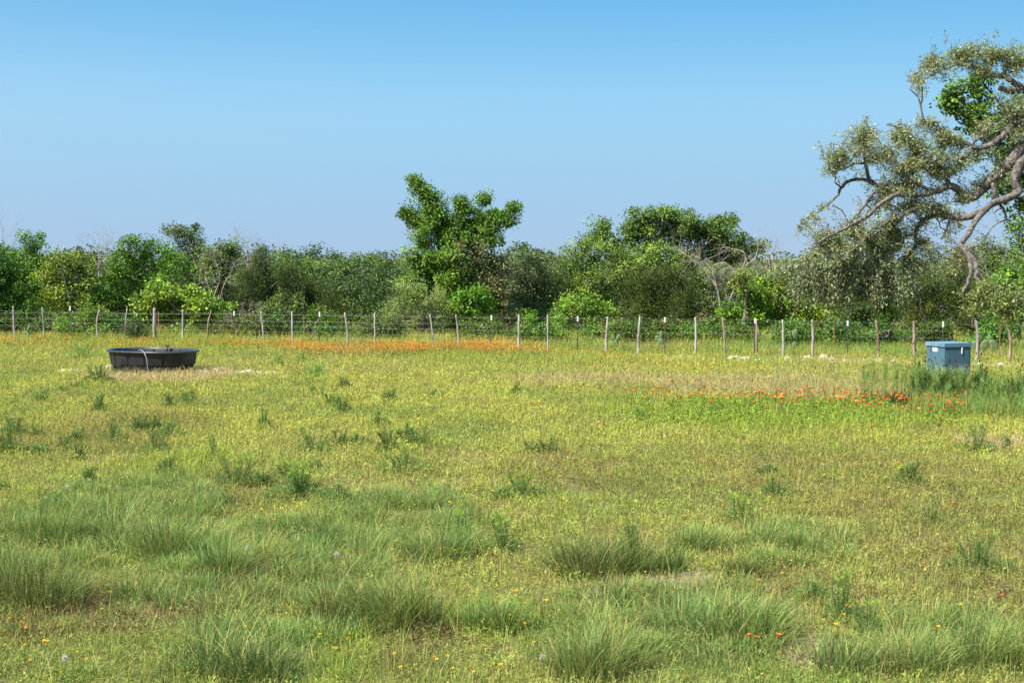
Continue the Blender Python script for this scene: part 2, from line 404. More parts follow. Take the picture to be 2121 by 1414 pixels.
p = np.stack([x[idx_] + np.cos(a) * q * R_[idx_], y[idx_] + np.sin(a) * q * R_[idx_], zz_ * Hh[idx_]], 1); p[:, 2] += gz(p[:, 0], p[:, 1])
d = np.stack([np.cos(a) * (q + .2), np.sin(a) * (q + .2), .3 + rng.random(n)], 1) + rng.normal(0, .4, (n, 3)); szz = (y[idx_] / 12) ** .5
acc.add(*leaves(p, d, rng.uniform(.018, .045, n) * szz, rng.uniform(.006, .014, n) * szz, mc[idx_] * rng.uniform(.75, 1.25, (n, 1)), .5))
acc.build('pasture_weeds', M['grass']); tag(bpy.data.objects['pasture_weeds'], 'clumpy low leafy weeds, yellow-green to brown, dotting the pasture', 'weeds', kind='stuff')

# taller thin stalks, dry and green, with seed heads
acc = Acc()
n = 15000
x, y = scatter(n, 8.5, 52, .9)
k = keep_clear(x, y); x = x[k]; y = y[k]; n = len(x)
c = np.where(rng.random((n, 1)) < .6, PAL['dry'] * 1.15, PAL['olive']) * rng.uniform(.7, 1.3, (n, 1))
acc.add(*blades(ground_pts(x, y), rng.uniform(.12, .38, n), .0045 * (y / 12) ** .6, rng.random(n) * 6.28, rng.uniform(.1, .8, n), c, 3))
acc.build('seed_stalks', M['grass']); tag(bpy.data.objects['seed_stalks'], 'thin straw-coloured grass stalks rising through the meadow', 'grass', kind='stuff')

acc = Acc()
for e, nn in zip(TAN, (5200, 5200, 1600, 500)):
    a = rng.random(nn) * 6.28; q = rng.random(nn) ** .5; x = e[0] + np.cos(a) * q * e[2]; y = e[1] + np.sin(a) * q * e[3] * 1.05
    k = keep_clear(x, y) & (N4.fbm(x, y, .5, 2) + .2 * rng.random(nn) > .52); x, y = x[k], y[k]; m = len(x)
    c = np.array((.60, .42, .26)) * rng.uniform(.7, 1.25, (m, 1))
    acc.add(*blades(ground_pts(x, y), rng.uniform(.10, .27, m), .007, rng.random(m) * 6.28, rng.uniform(.3, 1.3, m), c, 3))
acc.build('dry_grass', M['grass']); tag(bpy.data.objects['dry_grass'], 'wispy pinkish tan dry grass in patches below the tank and left of the cabinet', 'grass', kind='stuff')

# tall tan and olive grass along the fence and behind it
acc = Acc()
n = 60000
x = rng.uniform(-24, 24, n); fy = 54.6 - (x + 20) * .262
y = fy + rng.uniform(-1.2, 9, n)
c = np.where(rng.random((n, 1)) < .5, PAL['dry'], PAL['olive']) * rng.uniform(.7, 1.25, (n, 1))
c = c * (.75 + .5 * N3.fbm(x, y, 2, 2)[:, None])
c = np.where(N4.fbm(x, y, 1.6, 2)[:, None] > .58, PAL['green'] * 1.1, c)
acc.add(*blades(np.stack([x, y, 0 * x - .03], 1), rng.uniform(.18, .5, n), .012, rng.random(n) * 6.28, rng.uniform(.1, .7, n), c, 2))
acc.build('tall_fence_grass', M['grass']); tag(bpy.data.objects['tall_fence_grass'], 'tall tan and olive grass along and behind the wire fence', 'grass', kind='stuff')

# ------------------------------------------------------------------ bunch grass
def tussock(acc, cx, cy, r, h, nb, col, tip, lean_dir=None):
    a = rng.random(nb) * 6.28; q = np.sqrt(rng.random(nb)) * r * .75
    bx = cx + np.cos(a) * q; by = cy + np.sin(a) * q
    az = a + rng.normal(0, .8, nb)
    lean = .12 + q / (r * .75) * rng.uniform(.2, 1.1, nb) * r / h * .6 + rng.random(nb) ** 3 * .8
    hh = h * rng.uniform(.35, 1.12, nb) * (1.05 - .35 * q / (r * .75))
    dry = rng.random((nb, 1)) < .12
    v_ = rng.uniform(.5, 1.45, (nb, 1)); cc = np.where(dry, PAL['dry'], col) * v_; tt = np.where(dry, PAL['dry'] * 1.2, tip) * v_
    lx, ly = rng.normal(0, .5), rng.normal(0, .35)
    vx = np.cos(az) * lean + lx * .35; vy = np.sin(az) * lean + ly * .35; az = np.arctan2(vy, vx); lean = np.hypot(vx, vy)
    sh = rng.random(nb) < .14; hh = np.where(sh, hh * .35, hh); lean = np.where(sh, lean * 2 + .4, lean); br_ = np.array((.22, .16, .08))
    cc = np.where(sh[:, None], br_ * v_, cc); tt = np.where(sh[:, None], br_ * 1.3 * v_, tt); hue_ = np.array((1 + rng.normal(.04, .10), 1, 1 + rng.normal(0, .06))) * rng.uniform(.82, 1.12); cc = cc * hue_; tt = tt * hue_
    b = np.stack([bx, by, gz(bx, by) - .01], 1)
    acc.add(*blades(b, hh, rng.uniform(.0035, .0085, nb), az, lean, cc, 4, .45, tt))
BG0, BG1 = np.array((.13, .21, .052)), np.array((.29, .42, .11))  # root and tip: shade in the gaps between blades put into the root colour
acc = Acc()
for e in BLUEG:
    area = e[2] * e[3] * 3.14
    m = int(area * 9)
    for _ in range(m):
        a = random.random() * 6.28; q = math.sqrt(random.random())
        cx, cy = e[0] + math.cos(a) * q * e[2], e[1] + math.sin(a) * q * e[3]
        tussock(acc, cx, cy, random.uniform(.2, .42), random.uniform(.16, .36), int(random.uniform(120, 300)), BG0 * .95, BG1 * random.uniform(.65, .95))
for _ in range(420):                      # sparse small tufts further out
    xx, yy = scatter(1, 9, 24); tussock(acc, xx[0], yy[0], random.uniform(.12, .28), random.uniform(.10, .24), 80, (BG0 + PAL['olive']) * .5, (BG1 + PAL['green']) * .55)
acc.build('bunch_grass', M['grass']); tag(bpy.data.objects['bunch_grass'], 'fine blue-green bunch grass growing in merging patches in the foreground', 'grass', kind='stuff')

def px_ground(px, py):
    d = dist(py); p = P(px, py, d); p[2] = 0; return p
CLUMPS = [  # px, base py, radius px, height px, label
 (1210, 1180, 125, 120, 'dense rounded blue-green grass clump in the centre foreground, left of its darker twin'),
 (1330, 1178, 60, 85, 'dark green grass clump with leafy stems beside the bare earth patch'),
 (800, 1290, 115, 160, 'tall green grass clump left of centre above the reddish brown weeds'),
 (700, 1285, 90, 130, 'dark-bladed grass clump leaning left, just left of the tall central clump'),
 (60, 1240, 130, 160, 'big dark grass clump at the left edge over a dry grey base'),
 (1490, 1330, 140, 150, 'broad grass clump below the bare earth patch, blades leaning left'),
 (1520, 1195, 60, 70, 'small dark grass clump right of the bare earth patch'),
 (1420, 1130, 80, 80, 'pale blue-green grass clump above the bare earth, right of centre'),
 (480, 1195, 70, 110, 'grass clump with a brown dry heart in the left foreground'),
 (890, 1160, 90, 100, 'spreading grass clump left of the lime-tipped weeds'),
 (480, 1400, 130, 150, 'deep green grass clump at the bottom edge, left of centre'),
 (1230, 1400, 130, 140, 'grass clump with long straight blades at the bottom edge, right of centre'),
 (1880, 1395, 120, 130, 'grass clump at the bottom right, left of the corner clump'),
 (2090, 1385, 110, 160, 'blue-green grass clump in the bottom right corner'),
 (160, 1120, 130, 120, 'tall fine grass clump at the left with a white seed puff above it'),
 (300, 1150, 110, 120, 'wide fine grass clump right of the white seed puff on the left'),
 (1580, 1170, 70, 65, 'low pale grass clump in the right foreground above the twin-stemmed weed'),
 (1010, 1300, 80, 110, 'upright grass clump behind the patch of small yellow flowers'),
]
for px, py, rp, hp, lab in CLUMPS:
    g = px_ground(px, py); s = ppm(g[1]); acc = Acc()
    dark = 'dark' in lab or 'deep' in lab; pale = 'pale' in lab or 'blue-green' in lab
    nb = int(6.5 * rp) + 300
    for q_ in range(3):
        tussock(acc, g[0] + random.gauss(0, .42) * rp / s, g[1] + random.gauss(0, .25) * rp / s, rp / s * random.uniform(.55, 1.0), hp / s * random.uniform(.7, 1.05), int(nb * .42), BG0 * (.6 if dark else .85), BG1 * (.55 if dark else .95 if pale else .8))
    q = 14; b_ = np.stack([g[0] + rng.normal(0, .25, q) * rp / s, g[1] + rng.normal(0, .2, q) * rp / s, 0 * np.arange(q)], 1)
    acc.add(*blades(b_, hp / s * rng.uniform(.9, 1.35, q), .006, rng.random(q) * 6.28, rng.uniform(.2, 1.2, q), np.broadcast_to(PAL['dry'] * 1.2, (q, 3)), 4))
    if 'dry grey' in lab or 'brown dry' in lab:
        q = 220; a = rng.random(q) * 6.28; b = np.stack([g[0] + np.cos(a) * .2, g[1] + np.sin(a) * .2 - .1, 0 * a], 1)
        acc.add(*blades(b, rng.uniform(.08, .25, q), .005, a, rng.uniform(.6, 1.6, q), np.broadcast_to((.24, .19, .13), (q, 3)), 3))
    o = acc.build('grass_clump', M['grass']); tag(o, lab, 'grass clump', 'bunch grass clumps in the foreground')
    o.data.transform(__import__('mathutils').Matrix.Translation((-g[0], -g[1], 0))); o.location = (g[0], g[1], 0)

# ------------------------------------------------------------------ leafy weeds with many needle leaves on dark stems
def needle_weed(px, py, hp, wp, nst, lab, lime=.5, dark=1.0, group='needle-leaved weeds in the meadow', name='leafy_weed'):
    g = px_ground(px, py); s = ppm(g[1]); H = hp / s; W = wp / s
    root = empty(name, (g[0], g[1], float(gz(g[0], g[1]))), lab, 'weed', group)
    st = Acc(); lf = Acc(); big = max(1, (g[1] / 14)) ** .7
    for i in range(nst):
        a = random.random() * 6.28; q = random.uniform(.2, 1) * W * .5
        hh = H * random.uniform(.65, 1.05)
        tip = np.array([math.cos(a) * q, math.sin(a) * q * .7, hh])
        mid = np.array([tip[0] * .55 + random.gauss(0, .02), tip[1] * .55, hh * .5])
        path, rad = smooth_path([[tip[0] * .25, tip[1] * .25, -.02], mid, tip], [.0034 * big, .0026 * big, .0014 * big], 4)
        V, Fs = tube(path, rad, 4, 0); st.add(V, Fs, np.array((.05, .045, .03)))
        m = int(100 * max(.5, H / .35) / big ** .6)
        t = rng.uniform(.12, 1, m) ** .8; pi = t * (len(path) - 1); i0 = np.minimum(pi.astype(int), len(path) - 2); fr = (pi - i0)[:, None]
        pp = path[i0] * (1 - fr) + path[i0 + 1] * fr
        an = rng.random(m) * 6.28; d = np.stack([np.cos(an), np.sin(an), rng.uniform(-.1, 1.0, m) + t * .5], 1)
        isl = (t > 1 - .16 * random.random() - .08)[:, None] & (random.random() < lime)
        c = np.where(isl, np.array((.28, .48, .05)), np.array((.15, .25, .055)) * dark) * rng.uniform(.7, 1.3, (m, 1))
        lf.add(*leaves(pp, d, rng.uniform(.03, .065, m) * big ** .3, .0036 * big ** .8, c, .2))
    m = int(110 * nst); a = rng.random(m) * 6.28; q = np.sqrt(rng.random(m)) * W * .55; z = rng.random(m) * H * .75 * (1 - q / (W * .7))
    d = rng.normal(0, .6, (m, 3)); d[:, 0] += np.cos(a); d[:, 1] += np.sin(a); d[:, 2] = abs(d[:, 2]) + .4
    lf.add(*leaves(np.stack([np.cos(a) * q, np.sin(a) * q * .7, z], 1), d, rng.uniform(.04, .08, m), .005 * big ** .8, np.array((.14, .235, .05)) * dark * rng.uniform(.6, 1.35, (m, 1)), .2))
    st.build('stem', M['grass'], root); lf.build('foliage', M['leaf'], root)
    return root
WEEDS = [
 (205, 793, 35, 62, 16, 'round dark green weed with yellow blooms left of the black tank', .1, .8),
 (653, 780, 34, 52, 12, 'lime green bushy weed standing alone right of the black tank', 1, 1.9),
 (574, 756, 24, 26, 6, 'small bright weed above and left of the lone lime bush', .8, 1.6),
 (622, 748, 22, 24, 5, 'small bright weed above and right of the paler twin near the tank', .8, 1.6),
 (172, 742, 38, 70, 12, 'wide pale green weed behind and left of the black tank', .8, 1.7),
 (390, 838, 36, 60, 7, 'spiky dark-stemmed weed below the tan grass patch of the tank', .2, 1),
 (698, 850, 34, 44, 6, 'leafy weed in the middle of the yellow-green meadow, left of centre', .7, 1.4),
 (20, 935, 75, 70, 7, 'dark-stemmed weed at the left edge in mid meadow', .5, 1),
 (235, 910, 52, 66, 7, 'spreading V-shaped dark weed in the left meadow', .3, 1),
 (350, 900, 48, 60, 7, 'upright weed cluster under two red flowers in the left meadow', .5, 1.1),
 (322, 938, 52, 66, 9, 'compact dark green weed in the left meadow below the upright cluster', .3, .9),
 (440, 955, 62, 30, 3, 'single tall dark-stemmed weed left of centre', .2, .9),
 (650, 945, 66, 70, 8, 'feathery weed above the large dark bush left of centre', .4, 1),
 (490, 1010, 58, 110, 12, 'low dark weed tangle left of the large leafy bush', .5, .9),
 (620, 1035, 85, 140, 26, 'large leafy lime-topped bush weed in the left middle ground', .9, 1.1),
 (840, 985, 50, 110, 12, 'broad low weed left of the vase-shaped one in mid meadow', .5, 1.1),
 (1075, 1030, 56, 85, 10, 'vase-shaped dark weed just above the central grass clump', .4, 1),
 (960, 1130, 105, 60, 5, 'lime-tipped tall weed at the left end of the central grass clump', 1, 1.2),
 (1040, 1140, 90, 80, 8, 'pair of lime-tipped stems leaning over the central grass clump', 1, 1.1),
 (1310, 1170, 105, 90, 10, 'dark needle weed growing through the dark grass clump', .3, .9),
 (1745, 1290, 105, 75, 7, 'two-pronged weed with bright tips beside a dry brown patch', 1, 1),
 (1800, 1325, 85, 55, 4, 'slender weed leaning right of the two-pronged one', .8, 1),
 (2025, 1190, 90, 130, 12, 'bushy dark weed at the right edge in the near meadow', .4, .9),
 (1680, 1245, 50, 70, 6, 'low weed with blue-green leaves above the two-pronged weed', .3, 1.2),
 (1330, 870, 34, 40, 6, 'small dark weed at the left end of the bright green strip', .4, 1),
 (1480, 868, 34, 44, 6, 'leafy weed in the bright green strip below the red flowers', .5, 1.3),
 (2020, 935, 60, 80, 8, 'dark weed below the tall flower thicket at the right edge', .4, 1),
 (1530, 1080, 60, 50, 5, 'thin weed in the right middle meadow above the grass clumps', .8, 1.2),
 (1930, 1085, 40, 46, 5, 'small broad dark weed in the right meadow', .2, .9),
]
for w in WEEDS: needle_weed(*w)
def copy_tree(o, parent=None):
    c = o.copy(); COL.objects.link(c)
    if parent is not None: c.parent = parent
    for ch in [k for k in o.children]: copy_tree(ch, c)
    return c
WL = 'small dark green weed tuft scattered in the middle of the pasture'
wp = [needle_weed(700 + 130 * k, 900 + 15 * k, 34 + 6 * k, 46, 6 + k, WL, .3, .85, 'small weed tufts dotting the pasture') for k in range(4)]
wspots = []
while len(wspots) < 52:
    px, py = random.uniform(-30, 2150), 800 + 250 * random.random() ** 1.3
    if px > 900 and random.random() < .7: continue
    if px > 1230 and py < 900: continue
    wspots.append((px, py))
for i, (px, py) in enumerate(wspots):
    o = wp[i] if i < 4 else copy_tree(wp[i % 4]); g = px_ground(px, py)
    o.location = (g[0], g[1], float(gz(g[0], g[1]))); o.rotation_euler = (0, 0, random.random() * 6.28); o.scale = (random.uniform(.5, 1.5), random.uniform(.5, 1.4), random.uniform(.4, 1.0))

# ------------------------------------------------------------------ flowers
def flower_mesh(head, hc, ph, r, hgt, npet=9, droop=.0):
    st = Acc(); hd = Acc()
    p, rd = smooth_path([[0, 0, -.03], [.01, .01, hgt * .5], [0.02, 0, hgt]], [.003, .0025, .002], 3)
    V, Fs = tube(p, rd, 4); st.add(V, Fs, np.array((.10, .16, .05)))
    q = 14; an = rng.random(q) * 6.28; b = p[(rng.random(q) * 4).astype(int)]
    st.add(*leaves(b, np.stack([np.cos(an), np.sin(an), .8 + 0 * an], 1), .04, .008, np.broadcast_to((.12, .2, .05), (q, 3)), .3))
    top = p[-1]
    an = np.arange(npet) / npet * 6.28
    for ring, (rr, cc) in enumerate(((r, hc), (r * .85, ph))):
        d = np.stack([np.cos(an + .3 * ring), np.sin(an + .3 * ring), (.55, -.25)[ring] - droop + 0 * an], 1)
        V, Fc, C = leaves(np.broadcast_to(top + [0, 0, .002 * ring], (npet, 3)), d, rr, rr * .75, np.broadcast_to(cc, (npet, 3)), 3)
        hd.add(V, Fc, C)
    return st, hd
def make_flower(name, lab, cat, group, hc, ph, r, hgt, cone=None, droop=0, tall=False):
    root = empty(name, (0, 0, 0), lab, cat, group)
    st, hd = flower_mesh(name, np.array(hc), np.array(ph), r, hgt, 9, droop)
    a = st.build('stem', M['grass'], root); b = hd.build('petals', M['petal'], root)
    if cone:
        ac = Acc(); z0 = hgt; L = cone
        path = [[.02, 0, z0 - .004], [.02, 0, z0 + L * .3], [.021, 0, z0 + L * .7], [.022, 0, z0 + L]]
        V, Fs = tube(np.array(path), [.006, .010, .009, .004], 6); ac.add(V, Fs, np.array((.05, .028, .018)))
        ac.build('seed_cone', M['petal'], root)
    return root
def copy_tree(o, parent=None):
    c = o.copy(); COL.objects.link(c)
    if parent is not None: c.parent = parent
    for ch in [k for k in o.children]: copy_tree(ch, c)
    return c
def put(protos, used, x, y, s, extra=0):
    o0 = protos[random.randrange(len(protos))]
    if o0.name not in used: used.add(o0.name); o = o0
    else: o = copy_tree(o0)
    o.location = (x, y, float(gz(x, y))); o.scale = (s,) * 3
    o.rotation_euler = (random.gauss(0, .15), random.gauss(0, .15), random.random() * 6.28)
    return o
YL = 'small yellow daisy-like flower in the foreground grass'; YG = 'small yellow flowers in the foreground grass'
pr = [make_flower('yellow_flower', YL, 'flower', YG, (.85, .58, .02), (.80, .42, .01), .015 + .002 * k, .10 + .03 * k) for k in range(3)]
used = set()
ysp = [(24, 1300), (48, 1298), (18, 1345), (50, 1360), (90, 1352), (60, 1385), (178, 1384), (10, 1384), (140, 1405), (88, 1350), (157, 1353), (212, 1273), (230, 1235), (322, 1287), (363, 1270),
 (385, 1358), (382, 1405), (413, 1366), (498, 1290), (514, 1306), (540, 1335), (660, 1328), (694, 1350), (693, 1345), (566, 1085), (370, 1080), (510, 1080), (545, 1060), (813, 1136), (965, 1225),
 (812, 1137), (760, 1285), (894, 1318), (822, 1366), (835, 1395), (890, 1385), (903, 1383), (915, 1385), (940, 1390), (990, 1408), (1035, 1410), (1000, 1350), (1100, 1340), (727, 1372), (722, 1347),
 (1020, 1245), (1025, 1252), (1040, 1247), (1055, 1245), (1060, 1250), (1075, 1258), (1018, 1262), (1035, 1265), (1085, 1262), (1125, 1268), (1145, 1262), (1130, 1290), (1070, 1300), (1090, 1305), (1000, 1268),
 (1040, 1290), (985, 1252), (1060, 1285), (1110, 1285), (1080, 1245), (1096, 1032), (1112, 1034), (930, 1043), (870, 982), (885, 978), (897, 978), (862, 981), (1165, 1050), (1120, 1018), (1320, 1160), (1333, 1180),
 (1585, 1290), (1632, 1298), (1615, 1310), (1640, 1165), (1638, 1183), (1757, 1260), (1790, 1136), (1850, 1154), (1802, 1150), (1750, 1280), (1740, 1290), (1933, 1314), (1995, 1282), (1930, 1337), (1735, 1322),
 (1840, 1298), (1620, 1208), (1570, 1210), (1910, 1180), (2040, 1188), (2060, 1060), (2080, 1065), (1600, 1055), (1530, 1060), (1500, 1055), (1470, 1070), (1410, 1140), (1390, 1240), (1338, 1000), (1125, 1085), (1680, 1075)]
for px, py in ysp:
    g = px_ground(px, py + 18); put(pr, used, g[0], g[1], random.uniform(.75, 1.25))
YL2 = 'bright yellow flower standing above the meadow in the middle distance'
pr = [make_flower('yellow_flower', YL2, 'flower', 'yellow flowers in the middle distance', (.88, .66, .02), (.85, .52, .01), .036, .3 + .05 * k) for k in range(2)]
used = set()
for px, py in [(398, 747), (440, 757), (443, 745), (267, 759), (200, 770), (620, 742), (722, 735), (614, 738), (1137, 815), (1185, 940), (1120, 905), (745, 820), (880, 865), (930, 870), (1245, 722), (1300, 735), (1860, 970), (1872, 962),
               (1840, 735), (1590, 742), (1600, 768), (1120, 830), (1240, 868), (780, 905), (1340, 850), (770, 830)]:
    g = px_ground(px, py + 20 * 75 / 40); put(pr, used, g[0], g[1], random.uniform(.7, 1.1))
RL = 'red-orange blanket flower in the loose band left of the blue cabinet'; RG = 'red-orange flowers left of the blue cabinet'
pr = [make_flower('blanket_flower', RL, 'flower', RG, c1, c2, .034, .26 + .03 * k) for k, (c1, c2) in enumerate([((.84, .30, .05), (.66, .16, .03)), ((.86, .42, .06), (.76, .24, .04)), ((.76, .22, .04), (.5, .10, .03))])]
used = set()
rsp = [(1404, 823), (1455, 820), (1518, 820), (1522, 818), (1545, 833), (1557, 818), (1600, 820), (1650, 815), (1705, 812), (1745, 833), (1602, 848), (1613, 836), (1480, 830), (1575, 830), (1690, 828),
 (1720, 850), (1766, 830), (1774, 838), (1788, 836), (1790, 845), (1800, 828), (1838, 834), (1820, 845), (1862, 842), (1870, 846), (1875, 845), (1885, 840), (1890, 838), (1905, 842), (1900, 847),
 (1922, 818), (1925, 823), (1915, 841), (1942, 840), (1948, 853), (1955, 850), (1962, 845), (1968, 848), (1975, 854), (1982, 850), (1990, 850), (1895, 868), (1917, 862), (1919, 868), (1977, 830), (1808, 896), (1320, 838),
 (1340, 815), (1660, 840), (1640, 830), (1625, 825), (1590, 815), (1680, 818), (1730, 825), (1852, 830), (1868, 820), (1380, 835), (1430, 830), (1500, 840), (1935, 850), (1950, 842), (1960, 858), (1880, 852), (1845, 850), (1826, 855)]
for _ in range(225):
    u_ = random.random() ** .75; rsp.append((1270 + 730 * u_, 818 + 30 * u_ * random.random() + random.gauss(0, 9)))
for px, py in rsp:
    g = px_ground(px, py + 24); put(pr, used, g[0], g[1], random.uniform(.9, 1.35))
RL2 = 'single red-orange flower scattered alone in the meadow'
pr = [make_flower('blanket_flower', RL2, 'flower', 'scattered red-orange flowers', (.78, .24, .05), (.4, .06, .03), .024, .17)]
used = set()
for px, py in [(307, 842), (347, 851), (135, 850), (748, 875), (1266, 852), (2075, 875), (2112, 855), (2095, 856), (2100, 895), (1965, 924), (1905, 920), (1557, 1346), (1567, 1352), (1600, 1350), (1742, 1250), (1873, 1070), (1976, 1057), (2075, 1262), (62, 1312), (2118, 870)]:
    g = px_ground(px, py + 18); put(pr, used, g[0], g[1], random.uniform(.8, 1.3))
# the dense orange band along the fence: beyond counting
acc = Acc()
def band(px0, px1, py0, py1, n, z0=.12, z1=.34):
    px = rng.uniform(px0, px1, n); py = rng.uniform(py0, py1, n) + rng.normal(0, 4.5, n) + 10; px = px + rng.normal(0, 28, n)
    d = np.array([dist(v) for v in py]); x = (px - CX) * d / F
    k = (N4.fbm(x, d * .6, 1.1, 3) + rng.normal(0, .08, n) > .48) & keep_clear(x, d); x = x[k]; d = d[k]; m = len(x)
    b = np.stack([x, d, rng.uniform(z0, z1, m)], 1)
    r = rng.random((m, 1)); c = np.where(r < .5, np.array((.82, .29, .04)), np.where(r < .78, np.array((.84, .44, .06)), np.array((.62, .17, .04)))) * rng.uniform(.7, 1.15, (m, 1))
    for kk in range(3):
        a = kk * 2.1 + rng.random(m) * 6
        acc.add(*leaves(b, np.stack([np.cos(a), np.sin(a), .3 + 0 * a], 1), .032, .030, c, 2))
    st = b.copy(); st[:, 2] = 0
    V, Fc, C = blades(st, b[:, 2], .006, a, .05, np.broadcast_to((.14, .2, .06), (m, 3)), 2); acc.add(V, Fc, C)
band(-60, 190, 702, 712, 2400); band(190, 640, 704, 716, 2600); band(600, 1150, 709, 730, 5600); band(640, 1060, 712, 722, 2800)
band(1050, 1300, 722, 745, 500); band(1200, 1900, 738, 775, 900); band(300, 640, 690, 700, 300)
acc.build('orange_wildflowers', M['petal']); tag(bpy.data.objects['orange_wildflowers'], 'dense band of orange wildflowers in front of the fence', 'wildflowers', kind='stuff')

acc = Acc(); nn = 5200
x, d = scatter(nn, 14, 44, .9); k = (N5.fbm(x, d, 3.0, 3) > .46) & keep_clear(x, d); x, d = x[k], d[k]; m = len(x)
b = ground_pts(x, d); b[:, 2] += rng.uniform(.07, .2, m)
for kk in range(2):
    a = rng.random(m) * 6; acc.add(*leaves(b, np.stack([np.cos(a), np.sin(a), .3 + 0 * a], 1), .016 * (d / 20) ** .4, .014 * (d / 20) ** .4, np.array((.80, .56, .04)) * rng.uniform(.7, 1.1, (m, 1)), 2))
acc.build('tiny_yellow_flowers', M['petal']); tag(bpy.data.objects['tiny_yellow_flowers'], 'countless tiny yellow flowers speckling the middle of the meadow', 'wildflowers', kind='stuff')

# white seed puffs
def puff(px, py, lab):
    g = px_ground(px, py + 45); root = empty('seed_puff', (g[0], g[1], float(gz(g[0], g[1]))), lab, 'seed head', 'white seed puffs in the foreground')
    z = (P(px, py, g[1])[2]) - root.location.z
    a = Acc(); V, Fs = tube(np.array([[0, 0, 0], [.01, 0, z * .5], [0, 0, z]]), [.003, .0025, .002], 4); a.add(V, Fs, np.array((.2, .22, .12))); a.build('stem', M['grass'], root)
    m = 110; d = unit(rng.normal(0, 1, (m, 3)) + [0, 0, .4]); b = Acc()
    b.add(*leaves(np.broadcast_to((0, 0, z), (m, 3)), d, rng.uniform(.02, .038, m), .004, np.broadcast_to((.62, .58, .55), (m, 3)), 0)); b.build('head', M['petal'], root)
puff(140, 1008, 'white seed puff above the tall grass at the far left')
puff(512, 1134, 'greyish seed puff over the brown-hearted grass clump')
puff(697, 1147, 'white seed puff above the dark-bladed clump left of centre')
puff(135, 1362, 'white seed puff low in the bottom left corner')
puff(1123, 1360, 'white seed puff near the bottom edge at the centre')

# ------------------------------------------------------------------ tall coneflower thicket by the cabinet
CL = 'tall coneflower with a dark seed cone in the thicket around the blue cabinet'; CG = 'coneflowers around the blue cabinet'
pr = []
for k in range(5):
    hgt = .62 + .09 * k
    c = ((.85, .6, .03), (.6, .3, .03)) if k % 2 else ((.30, .14, .03), (.10, .05, .02))
    root = make_flower('coneflower', CL, 'flower', CG, c[0], c[1], .028, hgt, .045, .5)
    f = Acc(); m = 150; an = rng.random(m) * 6.28
    b = np.stack([.01 + 0 * an, 0 * an, rng.uniform(.03, hgt * .75, m)], 1)
    f.add(*leaves(b, np.stack([np.cos(an), np.sin(an), rng.uniform(.4, 2, m)], 1), rng.uniform(.06, .15, m), .008, np.array((.20, .32, .07)) * rng.uniform(.6, 1.3, (m, 1)), .2))
    f.build('foliage', M['leaf'], root); pr.append(root)
used = set()
for i in range(150):
    if i < 60: px = random.uniform(1900, 2035); py = random.uniform(812, 845)
    elif i < 118: px = random.uniform(2010, 2180); py = random.uniform(808, 870)
    elif i < 140: px = random.uniform(1855, 1925); py = random.uniform(795, 835)
    else: px = random.uniform(1780, 1880); py = random.uniform(790, 810)
    g = px_ground(px, py)
    put(pr, used, g[0], g[1], random.uniform(.75, 1.1))
acc = Acc()
for (a0, a1, b0, b1, nn, hh, cc) in ((1890, 2200, 795, 872, 13000, .50, (.20, .31, .065)), (1895, 2060, 797, 815, 2600, .62, (.17, .26, .06)), (1790, 1930, 785, 840, 3800, .42, (.27, .33, .10)), (1600, 1800, 760, 815, 3500, .33, (.36, .36, .14))):
    px = rng.uniform(a0, a1, nn); py = rng.uniform(b0, b1, nn); d = np.array([dist(v) for v in py]); x = (px - CX) * d / F
    k = keep_clear(x, d); x = x[k]; d = d[k]; m = len(x)
    c = np.where(rng.random((m, 1)) < .25, PAL['dry'], np.array(cc)) * rng.uniform(.6, 1.35, (m, 1))
    kk_ = N4.fbm(x, d, .9, 3) + rng.normal(0, .08, m) > .42; x, d, c = x[kk_], d[kk_], c[kk_]; m = len(x)
    acc.add(*blades(ground_pts(x, d), hh * rng.uniform(.3, 1.1, m) * (.55 + .9 * N3.fbm(x, d, .8, 2)), .010, rng.random(m) * 6.28, rng.uniform(.1, .7, m), c, 3))
acc.build('weed_thicket', M['grass']); tag(bpy.data.objects['weed_thicket'], 'dense feathery green weeds around the foot of the blue cabinet', 'weeds', kind='stuff')
# thick bright forbs of the strip under the red flowers
acc = Acc(); nn = 26000
px = rng.uniform(1230, 2020, nn); py = rng.uniform(838, 885, nn) + (rng.random(nn) - .5) * 20; kk_ = (N3.fbm(px, py, 60, 3) > .40) & (rng.random(nn) < np.clip((px - 1230) / 260, 0, 1)) & (rng.random(nn) < np.clip((2060 - px) / 120, 0, 1)); px, py = px[kk_], py[kk_]; nn = len(px); d = np.array([dist(v) for v in py]); x = (px - CX) * d / F
p = ground_pts(x, d); p[:, 2] += rng.random(nn) * .2 * (.5 + N4.fbm(x, d, .6, 2)); dd = rng.normal(0, 1, (nn, 3)); dd[:, 2] = abs(dd[:, 2])
c = np.where(rng.random((nn, 1)) < .25, PAL['green'], np.array((.27, .38, .05))) * rng.uniform(.5, 1.25, (nn, 1))
acc.add(*leaves(p, dd, rng.uniform(.04, .08, nn), rng.uniform(.018, .03, nn), c, .6))
acc.build('bright_forbs', M['grass']); tag(bpy.data.objects['bright_forbs'], 'bright green leafy strip of plants under the red-orange flowers', 'ground cover', kind='stuff')

